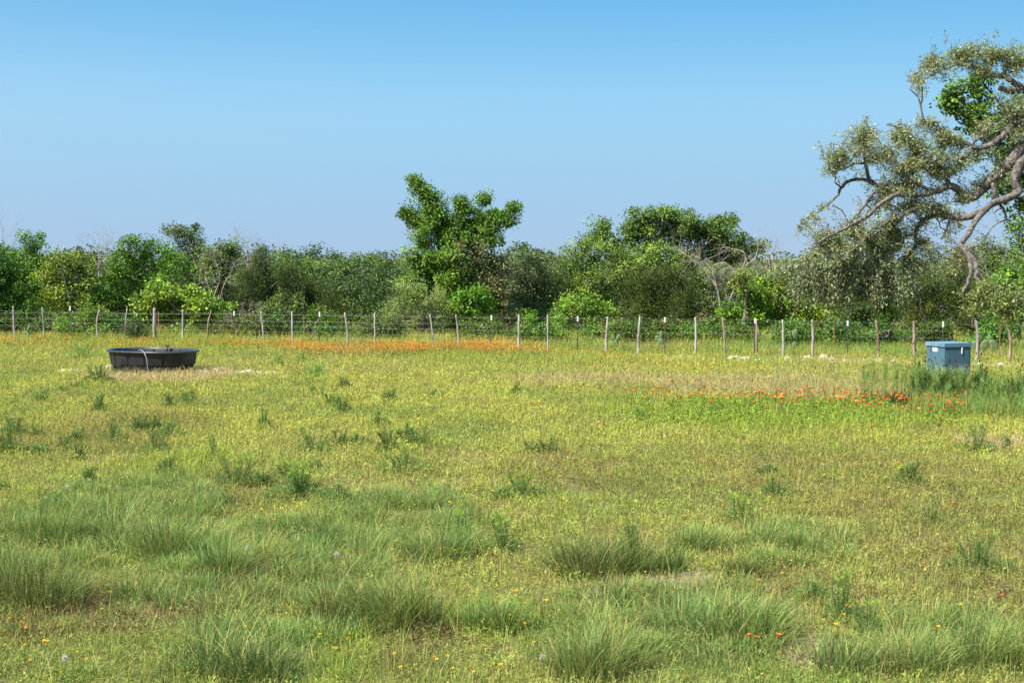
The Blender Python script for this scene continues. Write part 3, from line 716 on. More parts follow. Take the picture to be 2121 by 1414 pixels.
# tall sparse stalk weed
root = empty('stalk_weed', tuple(px_ground(1608, 800)), 'tall thin branching pale weed in front of the fence, right of centre', 'weed')
bd = root.location.y; ac = Acc(); ft = Acc()
for pts in [[(1608, 800), (1611, 760), (1609, 722), (1605, 687)], [(1612, 745), (1617, 720), (1628, 696), (1631, 688)], [(1616, 722), (1620, 700), (1614, 670)], [(1595, 730), (1590, 710), (1585, 688)],
            [(1607, 705), (1603, 688), (1599, 675)], [(1609, 722), (1606, 715), (1592, 712)], [(1593, 712), (1600, 693)], [(1612, 760), (1596, 735)], [(1578, 704), (1572, 694), (1568, 684)], [(1590, 712), (1578, 704), (1577, 690)]]:
    w = np.array([P(a, b, bd + random.gauss(0, .04)) for a, b in pts]) - np.array(root.location)
    w[:, 2] = np.maximum(w[:, 2], -.02)
    V, Fs = tube(w, np.linspace(.007, .004, len(w)), 4); ac.add(V, Fs, np.array((.26, .34, .15)))
    if pts[-1][1] < 700:
        V, Fs = tube(np.array([w[-1], w[-1] + [.01, 0, .01], w[-1] + [.02, 0, .02]]), [.006, .022, .008], 6); ft.add(V, Fs, np.array((.42, .45, .28)))
ac.build('stem', M['grass'], root); ft.build('seed_head', M['petal'], root)

# ------------------------------------------------------------------ trees
def crown_leaves(acc, C, rc, per, ls, colA, colB, flat=.75, upright=False, hue=.2, aspect=.55):
    """leaf clumps at C (M,3)"""
    Mn = len(C); t = rng.random(Mn); t = np.clip(t + rng.normal(0, .15, Mn), 0, 1)
    cc = colA[None] * (1 - t[:, None]) + colB[None] * t[:, None]
    cc = cc * rng.uniform(.7, 1.3, (Mn, 1))
    idx = np.repeat(np.arange(Mn), per); n = len(idx)
    g = unit(rng.normal(0, 1, (n, 3))) * (rng.random((n, 1)) ** .42) * (1 + .12 * rng.normal(0, 1, (n, 1))); g[:, 2] *= (1.4 if upright else flat)
    rcs = np.broadcast_to(rc, Mn)[idx][:, None]
    p = C[idx] + g * rcs
    d = unit(g) + rng.normal(0, .6, (n, 3))
    if upright: d[:, 2] += .9
    else: d[:, 2] -= .1
    col = cc[idx] * rng.uniform(.72, 1.3, (n, 1))
    r = rng.random((n, 1)); col = np.where(r < hue * .3, col * np.array((1.5, 1.25, .9)), col)
    L = rng.uniform(.7, 1.3, n) * ls
    og = unit(g); cg = C.mean(0); oc = unit(C - cg)[idx]; acc.add(*leaves(p, d, L, L * aspect, col, .35, unit(og + .5 * oc)))
def lobes_to_world(lobes, d, dz=1.0):
    out = []
    for l in lobes:
        px, py, rx, ry = l[:4]; off = l[4] if len(l) > 4 else random.uniform(-.5, .5)
        dd = d + off; s = ppm(dd); out.append((P(px, py, dd), rx / s, max(.45, min(rx, ry) / s * .9) if len(l) < 6 else l[5], ry / s))
    return out
def tree(name, label, cat, group, d, tx, lobes, cA, cB, ls=.10, dens=1.0, rc=.30, per=70, upright=False, bark='trunk', tr=.12, aspect=.6, shell=.45, twigs=True, base_extra=0, leafmat='leaf'):
    cA = np.array(cA); cB = np.array(cB)
    bx = (tx - CX) * d / F; root = empty(name, (bx, d, 0), label, cat, group)
    O = np.array([bx, d, 0.]); L = lobes_to_world(lobes, d)
    lf = Acc(); wd = Acc(); CC = []
    zs = [l[0][2] for l in L]; fork = np.array([bx + random.gauss(0, .1), d, max(.35, min(np.mean(zs) * .45, 2.2))])
    pt, rr = smooth_path([[bx, d, -.15], [bx + random.gauss(0, .06), d, fork[2] * .5], fork], [tr * 1.35, tr, tr * .85], 4)
    V, Fs = tube(pt - O, rr, 8, .15); wd.add(V, Fs)
    A = []; B = []; ra = []; rb = []
    for c, rx, ryy, rz in L:
        mid = fork * .5 + c * .5 + [random.gauss(0, .15), random.gauss(0, .15), .15]
        p, rr = smooth_path([fork, mid, c], [tr * .5, tr * .28, tr * .1], 4, .03)
        V, Fs = tube(p - O, rr, 6, .1); wd.add(V, Fs)
        vol = rx * ryy * rz; m = max(9, int(dens * 2.6 * (vol ** .78) / rc ** 2.35 * 1.15))
        u = unit(rng.normal(0, 1, (m, 3))); q = (shell + (1 - shell) * rng.random(m)) ** .8
        q *= 1 + .16 * rng.normal(0, 1, m)
        cc = c + u * q[:, None] * np.array([rx, ryy, rz]) * .92
        cc = cc[cc[:, 2] > .08]; CC.append(cc)
        if twigs:
            st = p[rng.integers(len(p) // 2, len(p), len(cc))] * .5 + (c + (cc - c) * .3) * .5
            A.append(st); B.append(cc); ra.append(np.full(len(cc), .012)); rb.append(np.full(len(cc), .004))
    if twigs:
        A = np.concatenate(A); B = np.concatenate(B)
        V, Fs = sticks(A - O, B - O, np.concatenate(ra), np.concatenate(rb), 3); wd.add(V, Fs)
    C = np.concatenate(CC) - O
    crown_leaves(lf, C, rc * 1.08 * rng.uniform(.5, 1.5, len(C)), int(per * 1.15), ls, cA, cB, upright=upright, aspect=aspect)
    wd.build('trunk', M[bark], root, smooth=True, col=False)
    lf.build('crown', M[leafmat], root)
    return root, len(C) * per
G_MID, G_MID2 = (.065, .155, .016), (.15, .29, .026)
G_LIME, G_LIME2 = (.15, .25, .025), (.33, .42, .045)
G_OAK, G_OAK2 = (.07, .12, .030), (.15, .21, .055)
G_JUN, G_JUN2 = (.045, .075, .014), (.10, .135, .022)
G_BRI, G_BRI2 = (.085, .21, .018), (.20, .37, .03)
G_OLV, G_OLV2 = (.085, .14, .024), (.19, .25, .045)
TG = 'trees behind the wire fence'; SG = 'shrubs along the back of the fence'
T = []
def t(*a, **k): T.append((a, k))
# far rows
FAR = [(-30, 505, 75, 'tall'), (60, 520, 60, 'x'), (150, 520, 60, 'x'), (215, 512, 60, 'x'), (480, 520, 55, 'x'), (560, 530, 50, 'x'), (600, 520, 40, 'x'), (648, 512, 36, 'x'), (700, 522, 42, 'x'), (745, 524, 42, 'x'), (790, 530, 45, 'x'),
       (835, 528, 50, 'x'), (1080, 508, 38, 'x'), (1125, 518, 26, 'x'), (1180, 540, 50, 'x'), (1600, 552, 60, 'x'), (1660, 560, 70, 'x'), (1740, 560, 70, 'x'), (1830, 566, 70, 'x'), (1920, 562, 70, 'x'), (2010, 560, 70, 'x'), (2090, 556, 70, 'x')]
FARLAB = ['dark distant oak at the far left edge of the skyline', 'distant oak behind the tufted tree at the left', 'distant oak in the notch left of the broad bright tree', 'distant brownish oak just left of the broad bright tree',
 'distant oak behind the pointed juniper', 'distant low tree right of the pointed juniper tip', 'distant oak at the left end of the grey-green skyline', 'highest distant oak on the skyline left of the tall central tree',
 'distant grey-green oak right of the highest skyline oak', 'second distant oak left of the tall central tree', 'distant oak on the skyline beside the tall central tree', 'distant oak partly behind the tall central tree',
 'distant dark round oak rising right of the tall central tree', 'small distant oak in the sky gap right of the tall central tree', 'distant oak left of the big spreading green oak', 'distant oak behind the bleached dead branches',
 'distant oak behind the left fringe of the overhanging oak', 'distant oak behind the hanging oak twigs', 'distant oak in the gap under the overhanging limb', 'distant oak behind the dark juniper at the right', 'distant oak behind the drooping limb at the right', 'distant oak at the far right edge']
for (px, py, r, _), lab in zip(FAR, FARLAB):
    d = random.uniform(80, 105)
    lob = [(px, py + r * .55, r, r * .62, 0), (px - r * .55, py + r * 1.0, r * .8, r * .7, 1), (px + r * .55, py + r * 1.0, r * .8, r * .7, -1), (px, py + r * 1.7, r * 1.2, r * .7, -2)]
    t('oak_tree', lab, 'tree', 'distant oaks behind the tree line', d, px, lob, (.065, .115, .030), (.14, .20, .055), ls=.16, rc=.42, per=60, dens=.62, tr=.16)
# middle row: grey-green oaks seen between the nearer trees
MIDR = [(600, 560, 60), (680, 570, 65), (750, 575, 70), (810, 590, 60), (640, 610, 70), (735, 630, 70), (1090, 560, 60), (1120, 600, 60)]
ML = ['grey-green oak behind the junipers, left part of the centre gap', 'grey-green oak in the middle of the gap left of the tall tree', 'rounded grey-green oak in the gap, under the skyline', 'green oak close against the tall central tree on its left',
      'lower oak behind the olive shrub left of centre', 'dark-bottomed oak low in the gap left of centre', 'grey-green live oak immediately right of the tall central tree', 'lower grey-green oak between the tall tree and the broad green oak']
for (px, py, r), lab in zip(MIDR, ML):
    t('oak_tree', lab, 'tree', 'grey-green oaks in the middle row', 72, px, [(px, py, r, r * .75, 0), (px - r * .5, py + r * .6, r * .7, r * .7, .5), (px + r * .5, py + r * .6, r * .7, r * .7, -.5), (px, py + r * 1.15, r, r * .7, -.8)],
      (.065, .125, .028), (.16, .25, .05), ls=.12, rc=.34, per=65, dens=.62)
# front row, left to right
t('elm_tree', 'dark shaded green tree at the left edge with a reddish trunk', 'tree', TG, 58, 5, [(-20, 570, 60, 55), (20, 600, 45, 60), (-10, 650, 60, 50), (-60, 560, 60, 60)], G_MID, G_MID, ls=.10, tr=.14)
t('elm_tree', 'mid-green tree with a ragged tuft on top near the left edge', 'tree', TG, 61, 62, [(66, 492, 34, 14, 0, .5), (70, 515, 26, 22), (40, 545, 40, 36), (85, 550, 36, 40), (60, 600, 52, 50), (70, 650, 55, 45), (10, 540, 30, 26)], G_MID, G_MID2)
t('oak_tree', 'yellow-green leafy oak left of the black tank', 'tree', TG, 59, 150, [(125, 545, 40, 24), (165, 540, 36, 26), (110, 580, 32, 30), (165, 580, 44, 34), (130, 625, 50, 40), (180, 640, 40, 40)], G_OLV, G_LIME2, ls=.10)
t('elm_tree', 'broad bright green tree behind the left end of the tank', 'tree', TG, 60, 290, [(268, 502, 26, 16), (305, 510, 34, 20), (340, 525, 34, 24), (250, 545, 36, 36), (300, 550, 50, 36), (360, 560, 34, 36), (235, 600, 40, 46), (290, 610, 55, 44), (350, 610, 40, 40), (220, 650, 40, 40)], G_MID, G_BRI2)
t('oak_tree', 'airy grey-green treetop rising behind the broad bright tree', 'tree', TG, 64, 385, [(355, 480, 28, 12, 0, .5), (395, 478, 32, 14, 0, .5), (380, 500, 42, 20), (412, 510, 20, 22), (390, 545, 42, 34), (400, 600, 40, 45)], G_OAK, G_OAK2, dens=.75)
t('oak_tree', 'grey-green bushy oak left of the pointed juniper', 'tree', TG, 62, 455, [(448, 520, 34, 20), (485, 512, 18, 16), (478, 530, 28, 20), (440, 560, 40, 34), (480, 575, 36, 36), (450, 620, 40, 40), (425, 535, 24, 20)], G_OAK, G_OLV2, dens=.9)
t('juniper_tree', 'dark olive pointed juniper left of centre', 'tree', TG, 59, 540, [(540, 530, 10, 18), (540, 556, 22, 24), (525, 590, 30, 34), (555, 600, 32, 36), (510, 630, 36, 36), (560, 645, 50, 36), (590, 575, 20, 26)], G_JUN, G_JUN2, ls=.08, rc=.24, per=90, upright=True, aspect=.4)
t('juniper_tree', 'spreading dark olive juniper right of the pointed one', 'tree', TG, 59, 640, [(610, 590, 28, 30), (645, 600, 34, 26), (680, 620, 28, 28), (630, 635, 44, 34), (680, 650, 36, 30), (600, 560, 12, 18)], G_JUN, G_JUN2, ls=.08, rc=.24, per=90, upright=True, aspect=.4)
t('shrub', 'bright lime vine-covered shrub right behind the black tank', 'shrub', SG, 56.5, 400, [(330, 600, 34, 20), (365, 615, 40, 24), (400, 610, 30, 20), (420, 640, 50, 26), (370, 650, 50, 30), (455, 650, 34, 26), (310, 640, 36, 30), (400, 672, 60, 24), (460, 675, 30, 22)], (.13, .25, .025), (.27, .37, .04), ls=.13, rc=.28, per=55, aspect=.8)
t('shrub', 'olive-green rounded shrub below the dark junipers', 'shrub', SG, 57, 600, [(560, 640, 36, 26), (600, 625, 30, 22), (595, 660, 60, 34), (640, 665, 50, 32), (545, 675, 40, 26), (690, 675, 50, 28)], G_OLV, G_OLV2, ls=.09)
t('elm_tree', 'tall central tree with a forked, Y-shaped leafy crown', 'tree', TG, 58.5, 945, [
    (860, 374, 11, 13, 0, .3), (868, 388, 14, 14, 0, .35), (884, 404, 24, 16, 0, .5), (900, 425, 26, 22, 0, .6), (840, 440, 20, 12, 0, .35), (862, 455, 26, 22), (878, 478, 24, 20), (905, 462, 36, 28), (935, 455, 32, 26),
    (952, 418, 10, 10, 0, .25), (965, 432, 18, 12, 0, .4), (1003, 414, 9, 9, .2, .2), (975, 455, 36, 28), (1010, 450, 26, 24), (1035, 446, 22, 14), (1062, 434, 14, 12, 0, .3), (1045, 458, 22, 14),
    (1010, 480, 28, 16), (960, 490, 40, 20), (925, 500, 28, 18), (875, 500, 22, 14), (1000, 475, 34, 20), (890, 445, 28, 24), (940, 480, 44, 26), (1010, 500, 36, 18), (1020, 455, 30, 22)], (.065, .155, .02), (.18, .31, .035), ls=.10, rc=.25, per=80, tr=.12, dens=1.1)
t('elm_tree', 'leafy green mass at the foot of the tall central tree, left half', 'tree', TG, 57.8, 900, [(870, 530, 34, 22), (910, 535, 34, 22), (890, 565, 40, 30), (855, 585, 30, 30), (930, 570, 36, 34), (900, 610, 44, 36), (870, 550, 20, 20), (935, 530, 30, 24), (950, 560, 34, 30), (940, 605, 36, 30)], G_MID, (.20, .31, .035), ls=.11, dens=1.3)
t('elm_tree', 'brownish olive mass at the foot of the tall central tree, right half', 'tree', TG, 58, 1000, [(955, 540, 34, 26), (1000, 545, 36, 30), (1035, 560, 30, 34), (975, 590, 40, 36), (1020, 610, 38, 40), (960, 640, 40, 30), (1040, 650, 36, 36), (990, 520, 26, 18), (965, 515, 30, 20), (1010, 575, 40, 30)], (.09, .12, .04), (.25, .26, .10), ls=.10, dens=1.2)
t('mesquite_tree', 'feathery light green mesquite just behind the fence at centre', 'tree', TG, 56, 870, [(850, 600, 34, 26), (895, 610, 34, 26), (830, 640, 40, 28), (880, 640, 46, 30), (930, 640, 22, 26), (800, 670, 40, 22), (860, 680, 50, 22), (910, 678, 40, 22)], (.17, .25, .06), (.30, .38, .10), ls=.09, rc=.28, aspect=.28, per=100, dens=.8)
t('shrub', 'vivid green vine shrub in the dark hollow under the tall tree', 'shrub', SG, 56.2, 975, [(950, 625, 22, 24), (985, 612, 24, 16), (970, 650, 28, 26), (1000, 640, 20, 22), (940, 670, 30, 20)], G_BRI, G_BRI2, ls=.12, aspect=.8)
t('oak_tree', 'round grey-green live oak right of the tall central tree', 'tree', TG, 61, 1100, [(1085, 540, 36, 28), (1120, 550, 26, 26), (1090, 590, 44, 40), (1125, 600, 30, 40), (1100, 640, 46, 40), (1060, 620, 26, 50)], G_OAK, (.21, .24, .10), ls=.09, dens=1.1)
t('oak_tree', 'dense mid-green oak with a rounded left shoulder, right of centre', 'tree', TG, 60, 1215, [(1190, 530, 32, 22), (1230, 535, 34, 24), (1275, 540, 34, 26), (1180, 570, 34, 34), (1225, 580, 44, 36), (1195, 625, 44, 44), (1250, 630, 40, 44), (1310, 560, 34, 30), (1250, 515, 30, 16), (1205, 512, 24, 14), (1290, 530, 30, 20)], (.10, .18, .03), (.25, .34, .055), ls=.09, dens=1.1)
t('oak_tree', 'big spreading green oak with sky gaps below its high crown', 'tree', TG, 64, 1400, [
    (1243, 470, 18, 14, 0, .5), (1256, 490, 26, 18), (1225, 500, 16, 12), (1318, 450, 20, 20), (1295, 478, 22, 20), (1360, 440, 34, 18), (1400, 442, 34, 18), (1345, 470, 36, 22), (1395, 475, 36, 22), (1430, 462, 26, 24),
    (1455, 490, 24, 30), (1485, 465, 20, 16), (1508, 452, 16, 12), (1495, 492, 34, 24), (1535, 505, 34, 20), (1570, 512, 22, 14), (1370, 500, 30, 16), (1310, 505, 30, 14), (1450, 525, 26, 16), (1270, 510, 30, 20), (1330, 480, 40, 24), (1380, 455, 50, 26), (1420, 490, 40, 26), (1480, 510, 46, 28), (1530, 525, 40, 22), (1350, 520, 50, 18), (1500, 475, 26, 24)], (.08, .155, .03), (.18, .28, .045), ls=.115, rc=.30, tr=.15, dens=1.2)
t('oak_tree', 'green leafy oak below the spreading one, behind the round juniper', 'tree', TG, 61.5, 1360, [(1320, 535, 40, 22), (1370, 532, 40, 24), (1420, 540, 34, 26), (1300, 580, 34, 36), (1450, 590, 26, 40), (1360, 560, 60, 24), (1470, 560, 22, 30), (1480, 620, 24, 40)], (.10, .18, .03), (.25, .34, .05))
t('juniper_tree', 'large round dark olive juniper right of centre', 'tree', TG, 58, 1360, [(1345, 575, 30, 26), (1385, 570, 30, 26), (1310, 600, 32, 32), (1360, 615, 44, 36), (1420, 600, 28, 34), (1330, 650, 46, 34), (1400, 650, 44, 34), (1435, 635, 18, 30)], G_JUN, G_JUN2, ls=.08, rc=.24, per=90, upright=True, aspect=.4, dens=1.1)
t('shrub', 'light green shrub between the live oak and the round juniper', 'shrub', SG, 57, 1210, [(1170, 640, 20, 36), (1215, 625, 26, 24), (1235, 650, 36, 30), (1180, 680, 30, 24), (1250, 685, 50, 20), (1200, 690, 40, 16)], G_MID2, G_LIME, ls=.10)
t('elm_tree', 'bright green leafy tree behind the fence right of the dead branches', 'tree', TG, 58.0, 1600, [(1560, 610, 36, 30), (1600, 600, 34, 28), (1640, 600, 36, 30), (1580, 650, 50, 34), (1530, 650, 40, 34), (1640, 650, 46, 36), (1500, 660, 36, 34)], (.06, .14, .015), G_BRI2, ls=.11, dens=1.05)
t('shrub', 'pale yellow-green tuft growing high among the dead branches', 'shrub', SG, 57, 1545, [(1540, 572, 24, 12, 0, .4), (1528, 590, 20, 10, 0, .4)], (.20, .25, .05), (.26, .32, .08), ls=.09, rc=.2)
t('oak_tree', 'yellow-green tree under the tips of the overhanging oak', 'tree', TG, 57.5, 1680, [(1660, 580, 34, 28), (1700, 600, 36, 30), (1680, 640, 44, 36), (1650, 625, 30, 30), (1720, 650, 40, 34), (1630, 570, 30, 28), (1680, 560, 36, 26), (1600, 590, 34, 34)], G_MID, G_LIME2)
t('elm_tree', 'mid-green tree behind the hanging oak twigs', 'tree', TG, 57, 1780, [(1760, 585, 44, 34), (1820, 590, 44, 34), (1860, 610, 36, 34), (1770, 640, 50, 36), (1830, 645, 44, 36), (1800, 680, 60, 30)], (.05, .11, .018), (.11, .20, .03), ls=.10)
t('juniper_tree', 'dark olive juniper behind the blue cabinet', 'tree', TG, 54, 1920, [(1900, 585, 34, 26), (1950, 590, 36, 26), (1990, 575, 32, 28), (1890, 630, 40, 34), (1945, 640, 46, 36), (2005, 620, 40, 40), (1920, 680, 60, 30), (2010, 670, 50, 34)], G_JUN, G_JUN2, ls=.08, rc=.24, per=90, upright=True, aspect=.4, dens=1.1)
t('oak_tree', 'grey-green oak with bare twigs seen through the crook of the limb', 'tree', TG, 60, 2040, [(2010, 525, 34, 20), (2055, 510, 36, 20), (2035, 545, 50, 26), (2090, 530, 30, 24), (1985, 550, 30, 20)], G_OAK, G_OLV2, dens=.9)
t('elm_tree', 'bright green vine-hung tree at the right edge', 'tree', TG, 52, 2110, [(2108, 470, 22, 40), (2125, 520, 26, 40), (2100, 560, 32, 30), (2070, 585, 26, 22), (2110, 610, 40, 34), (2140, 560, 40, 50), (2100, 650, 44, 34)], (.05, .13, .015), G_BRI2, ls=.10)
# hedge of low shrubs along the fence back
HL = ['low green shrub at the left end of the fence', 'grey twiggy low shrub behind the second fence stave', 'low bright shrub behind the left end of the tank', 'low dark green shrub in front of the vine shrub', 'low shrub behind the pale bare brush',
      'low olive shrub right of the pale bare brush', 'low green shrub behind the orange flowers', 'low olive shrub at the foot of the mesquite', 'low dark shrub beneath the tall central tree', 'low green shrub right below the live oak',
      'low shrub left of the prickly pears', 'low dark green shrub below the round juniper', 'low green shrub behind the prickly pears', 'low bright shrub left of the pale stalk weed', 'low shrub right of the pale stalk weed',
      'low dark shrub under the hanging oak twigs', 'low shrub left of the blue cabinet', 'low dark shrub directly behind the blue cabinet', 'low green shrub right of the blue cabinet']
HX = [30, 110, 180, 250, 500, 560, 650, 790, 1000, 1110, 1270, 1330, 1440, 1520, 1640, 1740, 1830, 1930, 2060]
HC_ = [(G_MID, G_BRI2), (G_OLV, G_OLV2), (G_MID2, G_LIME2), (G_MID, G_MID2), (G_OLV, G_OLV2), (G_OAK, G_OLV2), (G_OLV, G_MID2), (G_OLV, G_OLV2), (G_MID, G_MID2), (G_MID, G_BRI2), (G_MID2, G_LIME), (G_MID, G_MID2), (G_MID, G_MID2), (G_MID, G_BRI2), (G_MID, G_BRI2), (G_MID, G_MID2), (G_MID, G_MID2), (G_JUN, G_MID2), (G_MID, G_MID2)]
for px, lab, (a, b) in zip(HX, HL, HC_):
    d = 56.2 - px / 2121 * 8.0; yb = 690 + px / 2121 * 28
    j = [random.uniform(.55, 1.35) for _ in range(8)]; a = tuple(v * .75 for v in a); b = tuple(v * random.uniform(.6, 1.0) for v in b)
    t('shrub', lab, 'shrub', SG, d + random.uniform(0, 1.6), px, [(px - 34 * j[0], yb - 16, 36 * j[1], 22 * j[2]), (px + 30 * j[3], yb - 20, 38 * j[4], 26 * j[5]), (px + 20 * (j[6] - 1), yb - 34 * j[6], 30, 22 * j[7]), (px + 2, yb - 8, 56, 14)], a, b, ls=.09, dens=.9)
t('juniper_bush', 'small dark green bush against the fence left of the thick post', 'bush', SG, 53.2, 282, [(275, 690, 20, 18), (292, 692, 20, 16), (282, 678, 16, 14)], (.05, .085, .02), (.09, .13, .035), ls=.06, rc=.15, upright=True, per=60, aspect=.35)
tot = 0
for a_, k_ in T:
    r_, c_ = tree(*a_, **k_); tot += c_
print('tree leaves', tot, 'trees', len(T))

# scrub mass filling the wood between and behind the trees
def scrub(name, lab, d0, d1, n, hmax, ls, cA, cB, xw, hsc):
    y = rng.uniform(d0, d1, n); x = rng.uniform(-1, 1, n) * (y * .42 + xw); y = y - x * .14
    H = hmax * (.45 + .9 * N3.fbm(x, y, hsc, 3)); z = H * rng.random(n) ** .6
    k = N2.fbm(x + z * .7, y + z, .9, 2) > .36; x, y, z = x[k], y[k], z[k]; n = len(x)
    t_ = np.clip(N4.fbm(x, z + y, 1.1, 2) * 1.6 - .3 + rng.normal(0, .12, n), 0, 1)[:, None]
    c = (np.array(cA) * (1 - t_) + np.array(cB) * t_) * rng.uniform(.65, 1.35, (n, 1)); d = rng.normal(0, 1, (n, 3))
    ac = Acc(); L = ls * rng.uniform(.7, 1.3, n); ac.add(*leaves(np.stack([x, y, z], 1), d, L, L * .6, c, .4)); ac.build(name, M['leaf'])
    tag(bpy.data.objects[name], lab, 'woodland', kind='stuff')
scrub('understory', 'tangled green understory filling the wood behind the fence', 61, 68, 110000, 2.4, .13, (.035, .065, .014), (.07, .12, .025), 1, 2.2)  # leaf colour kept dark to stand for shade in the gaps between trees
scrub('far_woodland', 'far grey-green woodland closing the horizon behind the trees', 76, 112, 100000, 3.5, .2, (.05, .09, .028), (.12, .17, .05), 6, 6.0)

# bare, dead wood
def dead(name, label, d, tx, limbs, depth=3, tw=.9, mat='deadwood', group=None, n0=5, cat='dead tree'):
    bx = (tx - CX) * d / F; root = empty(name, (bx, d, 0), label, cat, group); O = np.array([bx, d, 0.])
    ac = Acc(); A = []; B = []; ra = []; rb = []
    def grow(p, dr, L, r, k):
        if k == 0: return
        for _ in range(random.choice((2, 3, 3, 4))):
            nd = unit(dr + rng.normal(0, .55, 3)); L2 = L * random.uniform(.5, .9)
            m1 = p + nd * L2 * .5 + rng.normal(0, .03, 3); q = m1 + unit(nd + rng.normal(0, .3, 3)) * L2 * .5
            A.extend([p, m1]); B.extend([m1, q]); ra.extend([r * .8, r * .6]); rb.extend([r * .6, r * .4])
            grow(q, nd, L2, r * .55, k - 1)
    for pts, r in limbs:
        w = np.array([P(x_, y_, d + (z_[0] if z_ else 0)) for x_, y_, *z_ in pts]); w[:, 2] = np.maximum(w[:, 2], -.05)
        p, rr = smooth_path(w, np.linspace(r, r * .3, len(w)), 4, .012)
        V, Fs = tube(p - O, rr, 6, .15); ac.add(V, Fs)
        for i in range(len(p) // 3, len(p), 2):
            grow(p[i], unit(p[i] - p[i - 1] + rng.normal(0, .5, 3)), tw * .5, max(.008, rr[i] * .45), depth - 1)
        grow(p[-1], unit(p[-1] - p[-2]), tw * .6, max(.008, rr[-1] * .8), depth)
    V, Fs = sticks(np.array(A) - O, np.array(B) - O, np.array(ra), np.array(rb), 4); ac.add(V, Fs)
    ac.build('branches', M[mat], root, smooth=True, col=False)
dead('dead_tree', 'bleached dead tree with bare branches right of the round juniper', 58.9, 1500, [
    ([(1500, 700), (1492, 640), (1486, 600), (1470, 575), (1445, 545), (1412, 522)], .05), ([(1486, 600), (1475, 560), (1458, 540)], .04),
    ([(1495, 660), (1520, 600), (1530, 570), (1545, 530), (1520, 515), (1500, 512)], .04), ([(1530, 570), (1500, 545), (1475, 552)], .035), ([(1535, 560), (1565, 530), (1570, 505)], .03), ([(1492, 640), (1470, 660), (1462, 690)], .03),
    ([(1495, 650), (1506, 620), (1500, 600)], .03)], 4, .9)
dead('dead_bush', 'pale grey leafless brush behind the fence left of centre', 55.6, 515, [([(515, 695), (505, 670), (495, 650)], .025), ([(520, 695), (530, 670), (535, 650)], .025), ([(515, 695), (515, 665), (518, 640)], .02), ([(510, 695), (490, 675), (480, 665)], .02)], 4, .5, cat='dead bush')
dead('dead_bush', 'grey bare twigs above the lime vine shrub', 58.0, 445, [([(445, 690), (440, 620), (425, 575)], .04), ([(450, 640), (465, 590), (480, 560)], .03), ([(440, 620), (455, 580), (450, 550)], .03)], 4, .7, cat='dead bush')
dead('dead_tree', 'grey twiggy leafless treetop on the skyline at the far left', 70, 8, [([(8, 690), (8, 560), (5, 510)], .06), ([(8, 580), (-15, 520)], .04), ([(8, 570), (22, 515)], .04)], 4, 1.3)
dead('dead_tree', 'brownish bare treetop on the skyline left of the broad bright tree', 72, 205, [([(205, 690), (205, 560), (205, 515)], .06), ([(205, 560), (190, 520)], .04), ([(205, 560), (222, 512)], .04), ([(205, 550), (232, 525)], .04)], 4, 1.2)
dead('dead_tree', 'brownish bare treetop between the pointed juniper and the grey skyline', 72, 520, [([(520, 690), (515, 560), (510, 515)], .06), ([(515, 560), (500, 520)], .04), ([(515, 560), (535, 522)], .04), ([(515, 560), (565, 530)], .04)], 4, 1.2)
dead('dead_tree', 'grey bare twigs in the mass below the tall central tree', 58.4, 960, [([(960, 690), (955, 580), (940, 535)], .04), ([(955, 590), (975, 545), (960, 520)], .03), ([(955, 620), (1010, 570), (1040, 570)], .03), ([(955, 600), (930, 575), (910, 572)], .03)], 3, .7)
dead('dead_tree', 'bare grey twigs under the crook of the drooping limb', 55.0, 2060, [([(2060, 700), (2055, 600), (2040, 550)], .04), ([(2055, 610), (2080, 560), (2085, 545)], .03), ([(2055, 600), (2020, 555)], .03)], 4, .7)
dead('dead_tree', 'bare thin treetop right of the spreading oak', 62, 1598, [([(1598, 690), (1600, 580), (1600, 530)], .05), ([(1600, 580), (1590, 530)], .03), ([(1600, 580), (1612, 535)], .03)], 4, .9)

